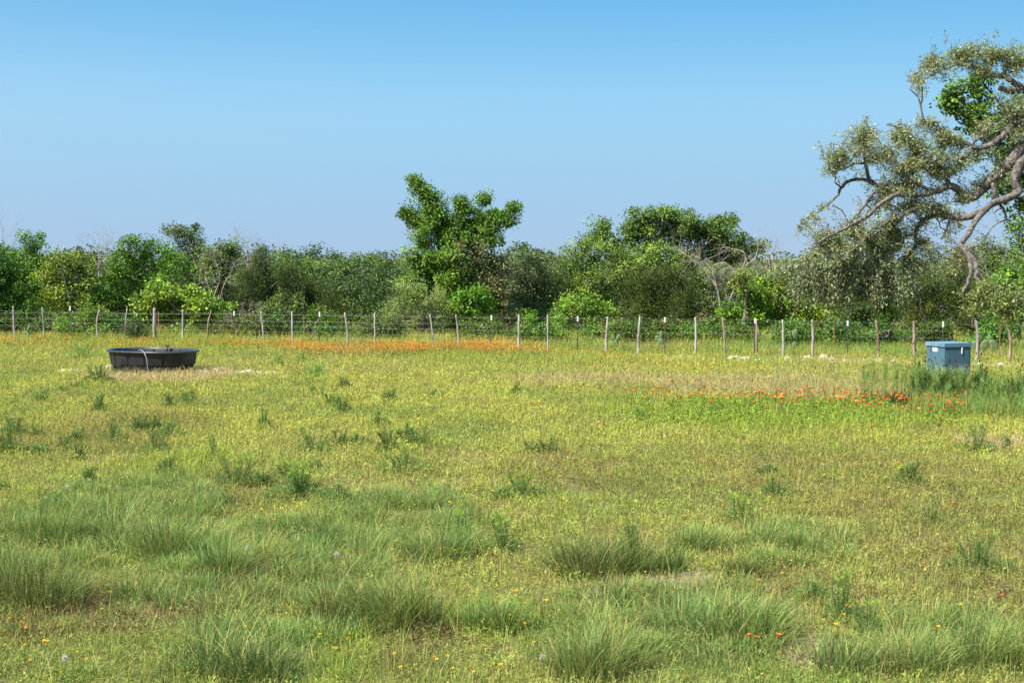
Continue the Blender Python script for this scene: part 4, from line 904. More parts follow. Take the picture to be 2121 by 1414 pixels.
# ------------------------------------------------------------------ the overhanging live oak
OD = 30.0
def Q(px, py, off=0): return P(px, py, OD + off * 1.15)
ok = empty('live_oak', (P(2330, 700, OD)[0], OD, 0), 'large live oak with twisted limbs overhanging from the right edge', 'tree'); OO = np.array(ok.location)
LIMBS = [  # list of (px,py,off), r0, r1   radii in photo px
 ([(2330, 860, 0), (2335, 700, 0), (2310, 560, 0), (2290, 430, 0), (2250, 340, 0)], 46, 34, 0),
 ([(2290, 430, 0), (2240, 360, 0), (2180, 315, -.1), (2121, 308, -.2), (2085, 345, -.3), (2050, 375, -.3), (2020, 405, -.3), (2000, 412, -.3)], 27, 9, 1),
 ([(2180, 315, -.1), (2125, 330, -.5), (2108, 352, -.6), (2103, 378, -.6), (2108, 398, -.6), (2085, 414, -.7), (2060, 420, -.8), (2036, 436, -1.0), (2018, 460, -1.2), (2004, 488, -1.4), (1986, 508, -1.6)], 13, 6, 1),
 ([(1986, 508, -1.6), (2003, 524, -1.7), (2011, 545, -1.8), (2010, 568, -1.9), (2002, 592, -2), (1996, 606, -2), (2012, 619, -2), (2019, 642, -2), (2024, 662, -2)], 7, 2, 1),
 ([(1998, 516, -1.65), (2018, 538, -1.8), (2024, 562, -1.9), (2026, 580, -2), (2050, 600, -2.1), (2080, 612, -2.2), (2100, 640, -2.2)], 6, 2, 1),
 ([(2000, 412, -.3), (1988, 395, -.3), (1968, 384, -.3), (1948, 390, -.4), (1938, 398, -.4), (1900, 405, -.5), (1860, 402, -.6), (1825, 422, -.7), (1800, 444, -.8), (1772, 461, -.8), (1738, 480, -.9), (1707, 496, -1), (1687, 513, -1), (1668, 540, -1)], 10, 1.2, 1),
 ([(1900, 405, -.5), (1850, 390, -.4), (1825, 393, -.3), (1812, 400, -.3), (1804, 408, -.3), (1784, 434, -.3), (1760, 460, -.3), (1738, 479, -.3), (1700, 505, -.3), (1680, 540, -.3)], 6, 1.2, 1),
 ([(1850, 390, -.4), (1815, 384, 0), (1800, 374, .1), (1780, 372, .1), (1756, 378, .1), (1740, 392, .1), (1736, 402, .1), (1715, 420, .1), (1695, 440, .1), (1668, 460, .1), (1655, 470, .1)], 6, 1.3, 1),
 ([(1815, 384, 0), (1800, 372, 0), (1795, 345, .1), (1789, 325, .1), (1788, 290, .1), (1790, 260, .1)], 6, 1.5, 1),
 ([(1794, 338, .1), (1770, 340, .2), (1750, 348, .2), (1725, 358, .2)], 3.5, 1.2, 1),
 ([(1794, 338, .1), (1810, 330, 0), (1830, 325, 0)], 3, 1.2, 1),
 ([(2034, 438, -1.0), (2005, 448, -.5), (1975, 448, -.4), (1945, 445, -.3), (1920, 452, -.2), (1905, 468, -.2), (1896, 486, -.2), (1896, 502, -.2), (1886, 522, -.2), (1880, 534, -.2)], 9, 4, 1),
 ([(1900, 480, -.2), (1875, 492, -.2), (1850, 500, -.2), (1835, 520, -.2), (1825, 545, -.2)], 5, 1.5, 1),
 ([(1945, 445, -.3), (1930, 430, -.4), (1900, 430, -.5), (1860, 448, -.6), (1820, 470, -.7), (1780, 505, -.8), (1740, 540, -.8)], 7, 2, 1),
 ([(2250, 340, 0), (2230, 260, .3), (2180, 210, .4), (2121, 186, .5), (2090, 188, .5), (2068, 182, .5)], 18, 6, 1),
 ([(2121, 186, .5), (2095, 168, .5), (2080, 160, .5), (2060, 155, .5), (2047, 146, .5), (2040, 125, .5), (2030, 112, .5)], 9, 2.5, 1),
 ([(2060, 155, .5), (2030, 145, .5), (1990, 134, .6), (1958, 142, .6), (1938, 134, .6), (1915, 150, .6), (1892, 166, .6), (1880, 168, .6)], 4, 1, 1),
 ([(1955, 142, .6), (1935, 155, .6), (1905, 168, .6)], 2, .8, 1),
 ([(2080, 160, .5), (2088, 135, .4), (2100, 112, .4), (2115, 95, .4)], 5, 1.5, 1),
 ([(2240, 360, 0), (2190, 270, -.2), (2130, 250, -.3), (2095, 262, -.3), (2080, 280, -.4), (2055, 298, -.4), (2025, 306, -.4), (2008, 300, -.4), (1988, 292, -.4), (1965, 275, -.4), (1940, 262, -.4), (1915, 255, -.4)], 13, 1.5, 1),
 ([(2012, 302, -.4), (2005, 320, -.5), (1985, 330, -.5), (1950, 330, -.5), (1910, 340, -.5), (1870, 350, -.5)], 5, 1.5, 1),
 ([(2014, 304, -.4), (2020, 290, -.4), (2036, 282, -.4), (2045, 284, -.4)], 4, 2, 1),
 ([(1965, 382, -.3), (1960, 360, -.4), (1935, 340, -.4), (1905, 320, -.4), (1880, 290, -.4), (1865, 265, -.4)], 6, 1.5, 1),
 ([(1935, 398, -.4), (1890, 375, -.6), (1860, 345, -.7), (1845, 310, -.7)], 5, 1.5, 1),
 ([(2062, 420, -.6), (2060, 400, -.7), (2056, 380, -.7)], 6, 4, 1),
 ([(2072, 424, -.6), (2080, 440, -.5), (2085, 455, -.4), (2095, 458, -.4)], 3.5, 1.5, 1),
 ([(2085, 455, -.4), (2060, 465, -.5), (2040, 490, -.6), (2024, 512, -.8)], 2, 1, 1),
 ([(2121, 250, -.2), (2118, 310, .2), (2090, 330, .3), (2070, 350, .3)], 5, 2, 1),
]
wood = Acc(); limbpts = []
for pts, r0, r1, lf_ in LIMBS:
    w = np.array([Q(*p) for p in pts]); s = ppm(OD) * 1.22
    w[1:-1] += rng.normal(0, .01, w[1:-1].shape)
    path, rad = smooth_path(w, np.linspace(r0, r1, len(w)) / s, 5, .006)
    V, Fs = tube(path - OO, rad, 12 if r0 > 15 else 8, .12); wood.add(V, Fs)
    if lf_: limbpts.append(path[len(path) // 5:])
limbpts = np.concatenate(limbpts)
# foliage zones: px, py, rx, ry, weight(density), limits
ZON = [(1945, 135, 45, 32, 1), (2000, 110, 55, 34, 1.5), (2070, 112, 60, 30, 1.5), (2110, 130, 40, 40, 1.2), (1902, 158, 28, 16, 1.2), (1930, 120, 20, 20, 1), (2040, 150, 60, 22, .9), (2090, 215, 50, 40, .7),
       (1790, 285, 52, 40, 1.5), (1745, 320, 48, 42, 1.5), (1810, 325, 36, 34, 1.0), (1720, 352, 26, 22, .7), (1860, 290, 38, 36, 1.4), (1900, 300, 45, 42, 1.7), (1950, 300, 50, 44, 1.4), (1880, 345, 56, 40, 2.0), (1940, 360, 52, 34, 1.7), (1920, 255, 40, 18, .6),
       (1865, 385, 56, 34, 1.9), (1985, 350, 40, 40, .9), (1835, 430, 44, 26, 1.1), (1890, 425, 56, 30, 1.8), (1950, 430, 46, 26, 1.4), (1845, 470, 56, 30, 1.8), (1795, 500, 60, 34, 1.8), (1740, 520, 56, 34, 1.7), (1700, 535, 50, 34, 1.4), (1850, 510, 44, 30, 1.3),
       (1670, 560, 44, 34, .9), (1730, 575, 60, 36, 1.2), (1800, 560, 56, 34, 1.2), (1850, 590, 50, 34, .6), (1790, 610, 50, 30, .5), (1700, 610, 44, 30, .5), (1635, 580, 26, 26, .4), (1690, 452, 32, 20, .6), (1715, 430, 26, 14, .5), (1665, 468, 18, 12, .5), (1740, 470, 26, 14, .3),
       (1920, 500, 26, 34, .5), (1985, 470, 26, 22, .4), (1870, 625, 30, 18, .25), (1930, 555, 40, 26, .45), (1975, 530, 36, 26, .5), (1960, 500, 26, 24, .4), (1900, 580, 30, 20, .2), (1975, 565, 30, 18, .3),
       (2030, 610, 32, 22, 1.5), (2070, 632, 44, 24, 1.7), (2112, 620, 26, 34, 1.5), (2095, 655, 36, 16, 1.2), (2050, 590, 30, 18, 1), (2080, 662, 30, 12, 1.2), (2010, 645, 22, 12, 1.2), (2040, 440, 20, 14, .25), (2080, 370, 30, 22, .8), (2110, 280, 30, 30, 1.2), (2060, 330, 34, 24, 1.0), (2050, 260, 34, 26, .9), (2020, 330, 30, 26, .9), (1990, 410, 34, 22, 1.1), (2020, 380, 26, 20, .8), (2100, 230, 30, 30, 1), (1990, 300, 30, 22, .8),
       (1690, 580, 50, 40, 1.2), (1760, 560, 50, 40, 1.0), (1820, 600, 50, 36, 1.0), (1740, 625, 40, 26, .8), (1650, 610, 36, 28, .6), (1610, 560, 26, 26, .5), (1880, 560, 34, 30, .6), (1700, 490, 34, 22, .6)]
leafs = Acc(); twA = []; twB = []; twr = []; subs = []
s = ppm(OD)
for px, py, rx, ry, wgt in ZON:
    hang = py > 520 and px < 1960; ZO = -2.1 if (py > 575 and px > 1985) else -.3
    for _ in range(max(1, int(wgt * 2.2))):   # crooked bare sub-branches inside each leafy mass
        e = Q(px + random.uniform(-.65, .65) * rx, py + random.uniform(-.65, .65) * ry, ZO) + rng.normal(0, .06, 3); i = np.argmin(np.sum((limbpts - e) ** 2, 1)); b = limbpts[i]
        if np.linalg.norm(e - b) > 1.6: continue
        q1 = b * .6 + e * .4 + rng.normal(0, .08, 3); q2 = b * .25 + e * .75 + rng.normal(0, .08, 3)
        pa_, ra_ = smooth_path([b, q1, q2, e], [.022, .015, .010, .004], 3, .01); V, Fs = tube(pa_ - OO, ra_, 5, .15); wood.add(V, Fs); subs.append(pa_)
    if py > 480 and px < 1990: wgt *= 1.7; ry *= 1.12
    mt = int(wgt * rx * ry / 30 * 1.25)
    for _ in range(mt):
        u = unit(rng.normal(0, 1, 3)) * min(1.4, abs(random.gauss(0, .68)))
        e = Q(px, py, ZO) + u * np.array([rx / s, .55 * (rx + ry) / 2 / s + .25, ry / s])
        i = np.argmin(np.sum((limbpts - e) ** 2, 1)); b = limbpts[i]
        L = np.linalg.norm(e - b)
        if L > .55: b = e + (b - e) / L * random.uniform(.25, .5); L = np.linalg.norm(e - b)
        mid = (b + e) / 2 + rng.normal(0, .05, 3); 
        if hang: e = e + [0, 0, -.08]
        twA += [b, mid]; twB += [mid, e]; twr += [.006, .004]
        k = random.randint(15, 26); tt = rng.random(k)[:, None] ** .7
        bp = np.where(tt < .5, b + (mid - b) * tt * 2, mid + (e - mid) * (tt * 2 - 1)) + rng.normal(0, .045, (k, 3))
        dr = (e - mid) * 4 + rng.normal(0, .8, (k, 3)); dr[:, 2] -= .5 if hang else -.1
        c = np.array((.30, .36, .17)) if random.random() < .55 else (np.array((.19, .26, .12)) if random.random() < .6 else np.array((.36, .35, .11)))
        if py > 575 and px > 1985: c = np.array((.26, .33, .08))  # drooping tips: sunlit yellow-green put into the leaf colour
        c = c * rng.uniform(.7, 1.3, (k, 1))
        LL = rng.uniform(.045, .088, k)
        leafs.add(*leaves(bp, dr, LL, LL * .33, c, .3))
        twg = np.where(rng.random(k) < .25)[0]
        for q in twg[:3]: twA.append(bp[q]); twB.append(bp[q] + unit(dr[q]) * .1); twr.append(.0025)
V, Fs = sticks(np.array(twA) - OO, np.array(twB) - OO, np.array(twr), np.array(twr) * .6, 3)
wood.add(V, Fs)
wood.build('trunk_and_limbs', M['bark'], ok, smooth=True, col=False)
leafs.V = [v - OO for v in leafs.V]
leafs.build('crown', M['oakleaf'], ok)
print('oak leaves', leafs.n // 4)
# green tree growing behind the oak
tree('elm_tree', 'glossy green broadleaf tree showing behind the live oak crown at the right edge', 'tree', None, 33.5, 2330, [
    (1972, 190, 24, 20, 0, .25), (1965, 215, 16, 20, 0, .2), (2010, 190, 22, 26, 0, .25), (2030, 165, 24, 14, 0, .25), (2000, 235, 40, 26, 0, .35), (2045, 230, 34, 36, 0, .35), (2030, 270, 36, 22, 0, .3), (2085, 260, 34, 34, 0, .4), (2100, 320, 34, 30, 0, .4), (2075, 390, 34, 26, 0, .35), (2110, 360, 30, 40, 0, .4),
    (2180, 300, 60, 60, 0, .7), (2150, 200, 50, 50, 0, .6), (2240, 250, 70, 70, 0, .9), (2130, 440, 30, 30, 0, .4), (2060, 300, 20, 26, 0, .3)], (.055, .13, .018), (.15, .27, .03), ls=.09, rc=.17, per=46, tr=.14, dens=.75, aspect=.6)

# ------------------------------------------------------------------ fences
def fx(px):                              # fence foot: px -> world (x,y)
    by = 702 + px / 2121 * 48; d = dist(by); return (px - CX) * d / F, d
def stave(root, px_top, px_bot, top, r0, bend, mat, lab=None):
    r0 *= .82
    d = fx((px_top + px_bot) / 2)[1]; a = P(px_bot, 715, d); b = P(px_top, top, d); a[2] = -.12
    m1 = a * .66 + b * .34; m2 = a * .33 + b * .67; m1 = m1 + [bend * .9, .02, 0]; m2 = m2 + [bend, -.01, 0]
    p, rr = smooth_path([a, m1, m2, b], [r0 * 1.1, r0, r0 * .92, r0 * .75], 5, .006)
    ac = Acc(); V, Fs = tube(p - np.array(root.location), rr, 8, .22); ac.add(V, Fs)
    if random.random() < .5:
        q = p[random.randint(8, 13)]; V, Fs = tube(np.array([q, q + [random.choice((-1, 1)) * .05, 0, .03], q + [random.choice((-1, 1)) * .07, 0, .07]]) - np.array(root.location), [.02, .014, .006], 6); ac.add(V, Fs)
    o = ac.build('wooden_stave', M[mat], root, smooth=True, col=False)
    if lab: o['label'] = lab
    return o
def tpost(root, px, top, foot, mat, d=None, white=True):
    x, y = fx(px); 
    if d: y = d; x = (px - CX) * d / F
    zt = P(px, top, y)[2]; O = np.array(root.location); ac = Acc()
    lean = random.gauss(0, .01)
    for (x0, x1, y0, y1) in ((-.020, .020, -.004, .004), (-.004, .004, .004, .034)):
        V, Fs = box(x0, x1, y0, y1, -.2, zt); V[4:, 0] += lean; ac.add(V + [x, y, 0] - O, Fs)
    zz = .2
    while zz < zt - .05:
        V, Fs = box(-.008, .008, -.010, -.004, zz, zz + .015); ac.add(V + [x + lean * zz / zt, y, 0] - O, Fs); zz += .06
    o = ac.build('steel_post', M[mat], root, col=False)
    if white:
        wc = Acc()
        for (x0, x1, y0, y1) in ((-.025, .025, -.0105, .0065), (-.0075, .0075, .0065, .037)):
            V, Fs = box(x0, x1, y0, y1, zt - .17, zt + .004); V[:, 0] += lean; wc.add(V + [x, y, 0] - O, Fs)
        wc.build('white_tip', M['whitepaint'], o, col=False)
    else: o['label'] = 'rusty brown steel post'
    return o
fn = empty('wire_fence', (*fx(1060), 0), 'near barbed wire fence of crooked cedar staves and white-tipped steel posts', 'fence')
ST = [(28, 30, 634, .055, 0), (87, 90, 636, .035, .03), (206, 205, 641, .045, -.09), (263, 258, 639, .035, -.01), (320, 320, 638, .085, 0), (379, 378, 641, .045, .0), (437, 430, 642, .038, -.05), (540, 546, 645, .045, .03),
      (605, 607, 645, .05, -.01), (714, 719, 647, .05, .05), (776, 776, 649, .045, .01), (890, 896, 651, .04, .04), (944, 950, 652, .04, .03), (1075, 1074, 652, .055, 0), (1134, 1135, 652, .04, 0),
      (1259, 1256, 656, .05, -.02), (1326, 1322, 656, .055, -.02), (1440, 1441, 657, .05, .02), (1497, 1502, 658, .045, .02), (1567, 1567, 660, .05, .01), (1621, 1622, 662, .05, .02), (1682, 1683, 662, .055, .02),
      (1814, 1820, 663, .05, .03), (1893, 1895, 665, .06, .0), (2021, 2022, 664, .06, .06), (2084, 2089, 669, .055, .10)]
for i, (a, b, tp, r, bd_) in enumerate(ST):
    # relative to root; roots handled inside
    stave(fn, a, b, tp, r, bd_, 'cedar_brown' if i in (18, 19, 22, 23, 25, 6) else 'cedar', 'thick grey wooden post' if r > .08 else None)
for px, tp in [(145, 634), (484, 644), (661, 646), (1016, 653), (1196, 655), (1378, 657), (1564, 659), (1757, 664), (1955, 666), (-40, 632), (2150, 669), (838, 650)]:
    if px != 838: tpost(fn, px, tp, 0, 'steelgreen')
wA = P(-150, 700, 55.2); wB = P(2300, 700, 41.9)
xa, ya = fx(-150); xb, yb_ = fx(2280)
for hgt in (1.12, .88, .70, .50, .30):
    ac = Acc(); nseg = 60; tt = np.linspace(0, 1, nseg)
    pts = np.stack([xa + (xb - xa) * tt, ya + (yb_ - ya) * tt, hgt + .012 * np.sin(tt * 60) + .01 * np.cos(tt * 23)], 1)
    ds = np.array([fx(p_)[1] for p_ in np.linspace(-150, 2280, nseg)]); xs_ = np.array([fx(p_)[0] for p_ in np.linspace(-150, 2280, nseg)])
    pts[:, 0] = xs_; pts[:, 1] = ds - .02
    V, Fs = tube(pts - np.array(fn.location), np.full(nseg, .0013), 4); ac.add(V, Fs)
    m = 150; q = rng.random(m) * (nseg - 1); i0 = q.astype(int).clip(0, nseg - 2); fr = (q - i0)[:, None]; b = pts[i0] * (1 - fr) + pts[i0 + 1] * fr - np.array(fn.location)
    dd = unit(rng.normal(0, 1, (m, 3))); V, Fs = sticks(b - dd * .016, b + dd * .016, .003, .002, 3); ac.add(V, Fs)
    ac.build('barbed_wire', M['wire'], fn, col=False)
fn2 = empty('wire_fence', (0, 52.0, 0), 'second wire fence of rusty steel posts just behind the near fence', 'fence')
R2 = [(182, 645, 54.8), (328, 645, 54.3), (478, 650, 53.8), (629, 652, 53.2), (1085, 658, 51.4), (1246, 659, 50.6), (1408, 662, 49.8), (1729, 667, 47.6), (1896, 668, 46.4), (2072, 673, 45.2)]
for px, tp, d in R2: tpost(fn2, px, tp, 0, 'rust', d + 1.2, False)
for hgt in (1.0, .75, .5):
    pts = np.array([[(px - CX) * (d + 1.2) / F, d + 1.18, hgt] for px, tp, d in [(-100, 0, 55.8)] + R2 + [(2260, 0, 44.0)]]) - np.array(fn2.location)
    ac = Acc(); V, Fs = tube(pts, np.full(len(pts), .0015), 4); ac.add(V, Fs); ac.build('wire', M['wire'], fn2, col=False)

# ------------------------------------------------------------------ stock tank
def tank():
    X0, Y0 = TANKPOS; z0 = -.02
    root = empty('stock_tank', (X0, Y0, z0), 'black oval plastic stock tank with ribbed sides standing in the meadow', 'stock tank'); root.rotation_euler = (0, 0, R(-24))
    H = .64; n = 288; th = np.linspace(0, 2 * math.pi, n, endpoint=False)
    ex = 2.35; a_, b_ = 1.36, .86
    ux = np.sign(np.cos(th)) * np.abs(np.cos(th)) ** (2 / ex); uy = np.sign(np.sin(th)) * np.abs(np.sin(th)) ** (2 / ex)
    xy = np.stack([ux * a_, uy * b_], 1)
    seg = np.linalg.norm(np.roll(xy, -1, 0) - xy, axis=1); arc = np.cumsum(seg) - seg[0]; per = seg.sum()
    ribs = [.035, .10, .20, .33, .46, .535, .60, .64, .72, .80, .875, .94]
    rib = np.zeros(n)
    for q in ribs:
        dd = np.abs(((arc / per - q + .5) % 1) - .5) * per
        rib = np.maximum(rib, np.clip(1.4 - dd / .028, 0, 1))
    def ring(off, z, ribamt=0):
        nr = unit(np.stack([ux / a_, uy / b_], 1)); o = off - ribamt * rib
        return np.column_stack([xy + nr * o[:, None] if np.ndim(o) else xy + nr * o, np.full(n, z)])
    body = [ring(-.17, 0), ring(-.165, .05), ring(-.15, .20, .0), ring(-.145, .225, .0), ring(-.085, .245, .045), ring(-.075, .27, .05), ring(-.045, .45, .05), ring(-.03, .575, .05), ring(-.028, .60, .01), ring(-.02, H - .03)]
    inner = [ring(-.02, H - .028), ring(-.045, H - .06), ring(-.09, .35), ring(-.14, .06), ring(-.20, .05)]
    rim = [ring(-.01, H - .055), ring(.035, H - .052), ring(.045, H - .04), ring(.045, H - .012), ring(.03, H), ring(-.025, H), ring(-.038, H - .012), ring(-.04, H - .05)]
    def rings(L, close_bottom=False):
        V = np.concatenate(L); f = [[i * n + k, i * n + (k + 1) % n, (i + 1) * n + (k + 1) % n, (i + 1) * n + k] for i in range(len(L) - 1) for k in range(n)]
        return V, f
    mb = noise_mat('black_plastic', (.017, .018, .021), (.032, .033, .038), 5, .42, bump=.08, c3=(.045, .045, .048), spec=.4)
    mr = noise_mat('sky_tinted_rim_plastic', (.028, .040, .050), (.045, .060, .072), 5, .32, bump=.05, spec=.5)  # dark plastic with the blue reflection of the sky put into its colour
    ac = Acc(); V, f = rings(body); ac.add(V, np.array(f))
    V2, f2 = rings(inner[::-1]); ac.add(V2, np.array(f2))
    c = np.array([[0, 0, .05]]); ac.add(np.vstack([inner[-1], c]), np.array([[k, (k + 1) % n, n] for k in range(n)]))
    ac.add(np.vstack([body[0], [[0, 0, 0]]]), np.array([[(k + 1) % n, k, n] for k in range(n)]))
    ac.build('tank_body', mb, root, col=False)
    ac = Acc(); V, f = rings(rim); ac.add(V, np.array(f)); ac.build('rim', mr, root, smooth=True, col=False)
    # drain recess: a dark framed pocket with plug, on the near side toward the left
    k0 = int(n * .672)
    p0 = body[2][k0]; nrm = unit(np.array([ux[k0] / a_, uy[k0] / b_, 0])); tg = np.array([-nrm[1], nrm[0], 0])
    ac = Acc()
    for (s0, s1, zA, zB, o0, o1) in ((-.20, .20, .205, .235, -.03, .065), (-.22, -.18, .0, .235, -.03, .055), (.18, .22, .0, .235, -.03, .055)):
        V, Fs = box(s0, s1, o0, o1, zA, zB); W = p0 * [1, 1, 0] + V[:, 0:1] * tg + V[:, 1:2] * nrm + V[:, 2:3] * np.array([0, 0, 1]); ac.add(W, Fs)
    ac.build('drain_housing', mb, root, col=False)
    ac = Acc(); c0 = p0 * [1, 1, 0] + nrm * .0 + np.array([0, 0, .08])
    V, Fs = tube(np.array([c0, c0 + nrm * .02, c0 + nrm * .05]), [.045, .045, .04], 12); ac.add(V, Fs); ac.build('drain_plug', mr, root, col=False)
    return root
tk = tank()
# brackets on the far rim + float valve
ac = Acc()
V, Fs = box(-.05, .05, -.03, .03, 0, .07); ac.add(V, Fs); V, Fs = tube(np.array([[0, -.03, .03], [0, -.18, .02], [.05, -.3, -.05]]), [.012, .012, .012], 6); ac.add(V, Fs)
V, Fs = tube(np.array([[.05, -.3, -.10], [.05, -.3, -.05], [.05, -.3, 0]]), [.03, .055, .03], 10); ac.add(V, Fs)
fv = ac.build('float_valve', M['steelgreen'], None, col=False); tag(fv, 'small dark float valve clamped on the far rim of the black tank', 'valve')
fv.location = (TANKPOS[0] + .25, TANKPOS[1] + .68, .648)
# hose over the rim
hm = noise_mat('pale_hose', (.20, .23, .28), (.30, .34, .40), 6, .35, bump=0, spec=.5)
ac = Acc(); d0 = TANKPOS[1]
yh = d0 - 1.0
pts = [(285, 732, d0 - .55), (288, 725, d0 - .80), (294, 725.5, yh + .02), (300, 733, yh - .12), (304, 745, yh - .17), (305.5, 757, yh - .18), (305.5, 766, yh - .18), (306, 782, yh - .2)]
w = np.array([P(*p) for p in pts]); pth, rr = smooth_path(w, [.011] * len(w), 5)
V, Fs = tube(pth, rr, 8); ac.add(V, Fs); ho = ac.build('water_hose', hm, None, smooth=True, col=False); tag(ho, 'pale blue-grey hose arching over the near rim of the tank', 'hose')

# ------------------------------------------------------------------ utility cabinet
def cabinet():
    X0, Y0 = BOXPOS; root = empty('utility_cabinet', (X0, Y0, 0), 'weathered blue metal utility cabinet with flat overhanging lid among tall weeds', 'utility cabinet')
    root.rotation_euler = (0, 0, R(18)); h = .40; H = .95
    m, n_, l, b = mat_base('faded_blue_paint')
    tcn = n_.new('ShaderNodeTexCoord'); no = n_.new('ShaderNodeTexNoise'); no.inputs['Scale'].default_value = 3.2; no.inputs['Detail'].default_value = 7; no.inputs['Roughness'].default_value = .65
    l.new(tcn.outputs['Object'], no.inputs['Vector'])
    sp = n_.new('ShaderNodeSeparateXYZ'); l.new(tcn.outputs['Object'], sp.inputs[0])
    ma = n_.new('ShaderNodeMapRange'); ma.inputs[1].default_value = .72; ma.inputs[2].default_value = .22; ma.inputs[3].default_value = -.28; ma.inputs[4].default_value = .26
    l.new(sp.outputs['Z'], ma.inputs[0]); ad = n_.new('ShaderNodeMath'); ad.operation = 'ADD'; l.new(no.outputs['Fac'], ad.inputs[0]); l.new(ma.outputs[0], ad.inputs[1])
    cr = n_.new('ShaderNodeValToRGB'); e = cr.color_ramp.elements; e[0].position = .48; e[0].color = (.062, .138, .19, 1); e[1].position = .86; e[1].color = (.34, .40, .42, 1)
    x_ = e.new(.60); x_.color = (.08, .155, .195, 1); x_ = e.new(.70); x_.color = (.20, .28, .31, 1)
    l.new(ad.outputs[0], cr.inputs[0]); l.new(cr.outputs[0], b.inputs['Base Color']); b.inputs['Roughness'].default_value = .5
    lidm = noise_mat('faded_blue_lid', (.11, .21, .28), (.16, .27, .34), 5, .45, bump=.05)
    seam = noise_mat('dark_seam', (.03, .06, .08), (.05, .09, .12), 5, .7, bump=0)
    ac = Acc(); V, Fs = box(-h, h, -h, h, -.05, H - .06); ac.add(V, Fs); o = ac.build('cabinet_body', m, root, col=False); bevel(o, .008)
    ac = Acc(); V, Fs = box(-h - .03, h + .03, -h - .03, h + .03, H - .062, H + .035); V[4:, :2] *= 1.0; ac.add(V, Fs)
    V = np.array([[-h - .03, -h - .03, H + .035], [h + .03, -h - .03, H + .035], [h + .03, h + .03, H + .035], [-h - .03, h + .03, H + .035], [0, 0, H + .05]])
    ac.add(V, np.array([[0, 1, 4], [1, 2, 4], [2, 3, 4], [3, 0, 4]])); o = ac.build('lid', lidm, root, col=False)
    # face A (local -y) looks right-front; face B (local -x) looks left-front
    ac = Acc(); V, Fs = box(-h + .05, h - .05, -h - .012, -h - .0005, .14, H - .13); ac.add(V, Fs); o = ac.build('door_panel', m, root, col=False); bevel(o, .006)
    V, Fs = box(.10, .135, -h - .032, -h - .0125, .70, .87); ac = Acc(); ac.add(V, Fs); hd = ac.build('handle', M['whitepaint'], o, col=False); bevel(hd, .006)
    ac = Acc()
    for q in (-.28, .28):
        V, Fs = tube(np.array([[q, -h - .012, .2], [q, -h - .03, .2]]), [.016, .012], 8); ac.add(V, Fs)
    ac.build('bolt', M['wire'], o, col=False)
    # oval sticker
    st = Acc(); w_, hh = .115, .052; pts = []
    for k in range(32):
        a = 2 * math.pi * k / 32; pts.append([-h - .004, (w_ - hh) * (1 if math.cos(a) > 0 else -1) + hh * math.cos(a), hh * math.sin(a)])
    pts = np.array(pts) + [0, .02, .80]; Vb = pts + [.0035, 0, 0]
    st.add(np.vstack([pts, [[-h - .004, .02, .80]]]), np.array([[(k + 1) % 32, k, 32] for k in range(32)]))
    V = np.vstack([pts, Vb]); st.add(V, np.array([[k, (k + 1) % 32, 32 + (k + 1) % 32, 32 + k] for k in range(32)]))
    sk = st.build('sticker', M['whitepaint'], root, col=False); sk['label'] = 'white oval sticker with a dark logo word'
    for txt, size, yy, colr, shear in (('AVI', .062, .105, (.04, .04, .06), .35), ('Pac', .05, -.002, (.35, .06, .08), .2)):
        cu = bpy.data.curves.new('lettering', 'FONT'); cu.body = txt; cu.size = size; cu.shear = shear; cu.extrude = .0005
        if txt == 'AVI': cu.offset = .002
        tmp = bpy.data.objects.new('tmp', cu); COL.objects.link(tmp)
        me = bpy.data.meshes.new_from_object(tmp.evaluated_get(bpy.context.evaluated_depsgraph_get())); bpy.data.objects.remove(tmp)
        mt_, _, _, bb = mat_base('ink'); bb.inputs['Base Color'].default_value = (*colr, 1); me.materials.clear()
        lo = link('lettering', me, mt_, sk); lo.rotation_euler = (R(90), 0, R(-90)); lo.location = (-h - .0058, yy, .782)
    return root
cabinet()

# ------------------------------------------------------------------ prickly pears
def pear(px, py, d, lab, pads):
    b = P(px, py, d); root = empty('prickly_pear', (b[0], d, 0), lab, 'cactus', 'prickly pears behind the fence')
    for (dx, z, r, tilt, sq) in pads:
        th = np.linspace(0, 2 * math.pi, 18, endpoint=False); V = []
        for t_, sc in ((-.03, .8), (-.015, 1.0), (.015, 1.0), (.03, .8)):
            q = np.stack([np.cos(th) * r * .8 * sc * sq, 0 * th + t_, np.sin(th) * r * 1.15 * sc], 1); V.append(q)
        V = np.concatenate(V + [np.array([[0, -.034, 0], [0, .034, 0]])])
        f = [[i * 18 + k, i * 18 + (k + 1) % 18, (i + 1) * 18 + (k + 1) % 18, (i + 1) * 18 + k] for i in range(3) for k in range(18)]
        tr_ = [[(k + 1) % 18, k, 72] for k in range(18)] + [[54 + k, 54 + (k + 1) % 18, 73] for k in range(18)]
        ca, sa = math.cos(tilt), math.sin(tilt); x_ = V[:, 0] * ca + V[:, 2] * sa; z_ = -V[:, 0] * sa + V[:, 2] * ca
        V = np.stack([x_ + dx, V[:, 1] + random.gauss(0, .03), z_ + z], 1)
        ac = Acc(); ac.add(V, [np.array(f), np.array(tr_)]); ac.build('pad', M['cactus'], root, smooth=True, col=False)
PD = [(0, .18, .13, 0, 1), (.08, .40, .11, .3, .9), (-.1, .36, .10, -.5, .8), (-.1, .16, .11, -.8, 1)]
pear(1276, 702, 49.5, 'prickly pear cactus left of the crooked staves at centre right', PD)
pear(1368, 716, 48.9, 'prickly pear cactus just left of a white-tipped post', [(0, .22, .17, 0, .8), (.02, .52, .14, .1, .6), (-.1, .4, .11, -.4, 1)])
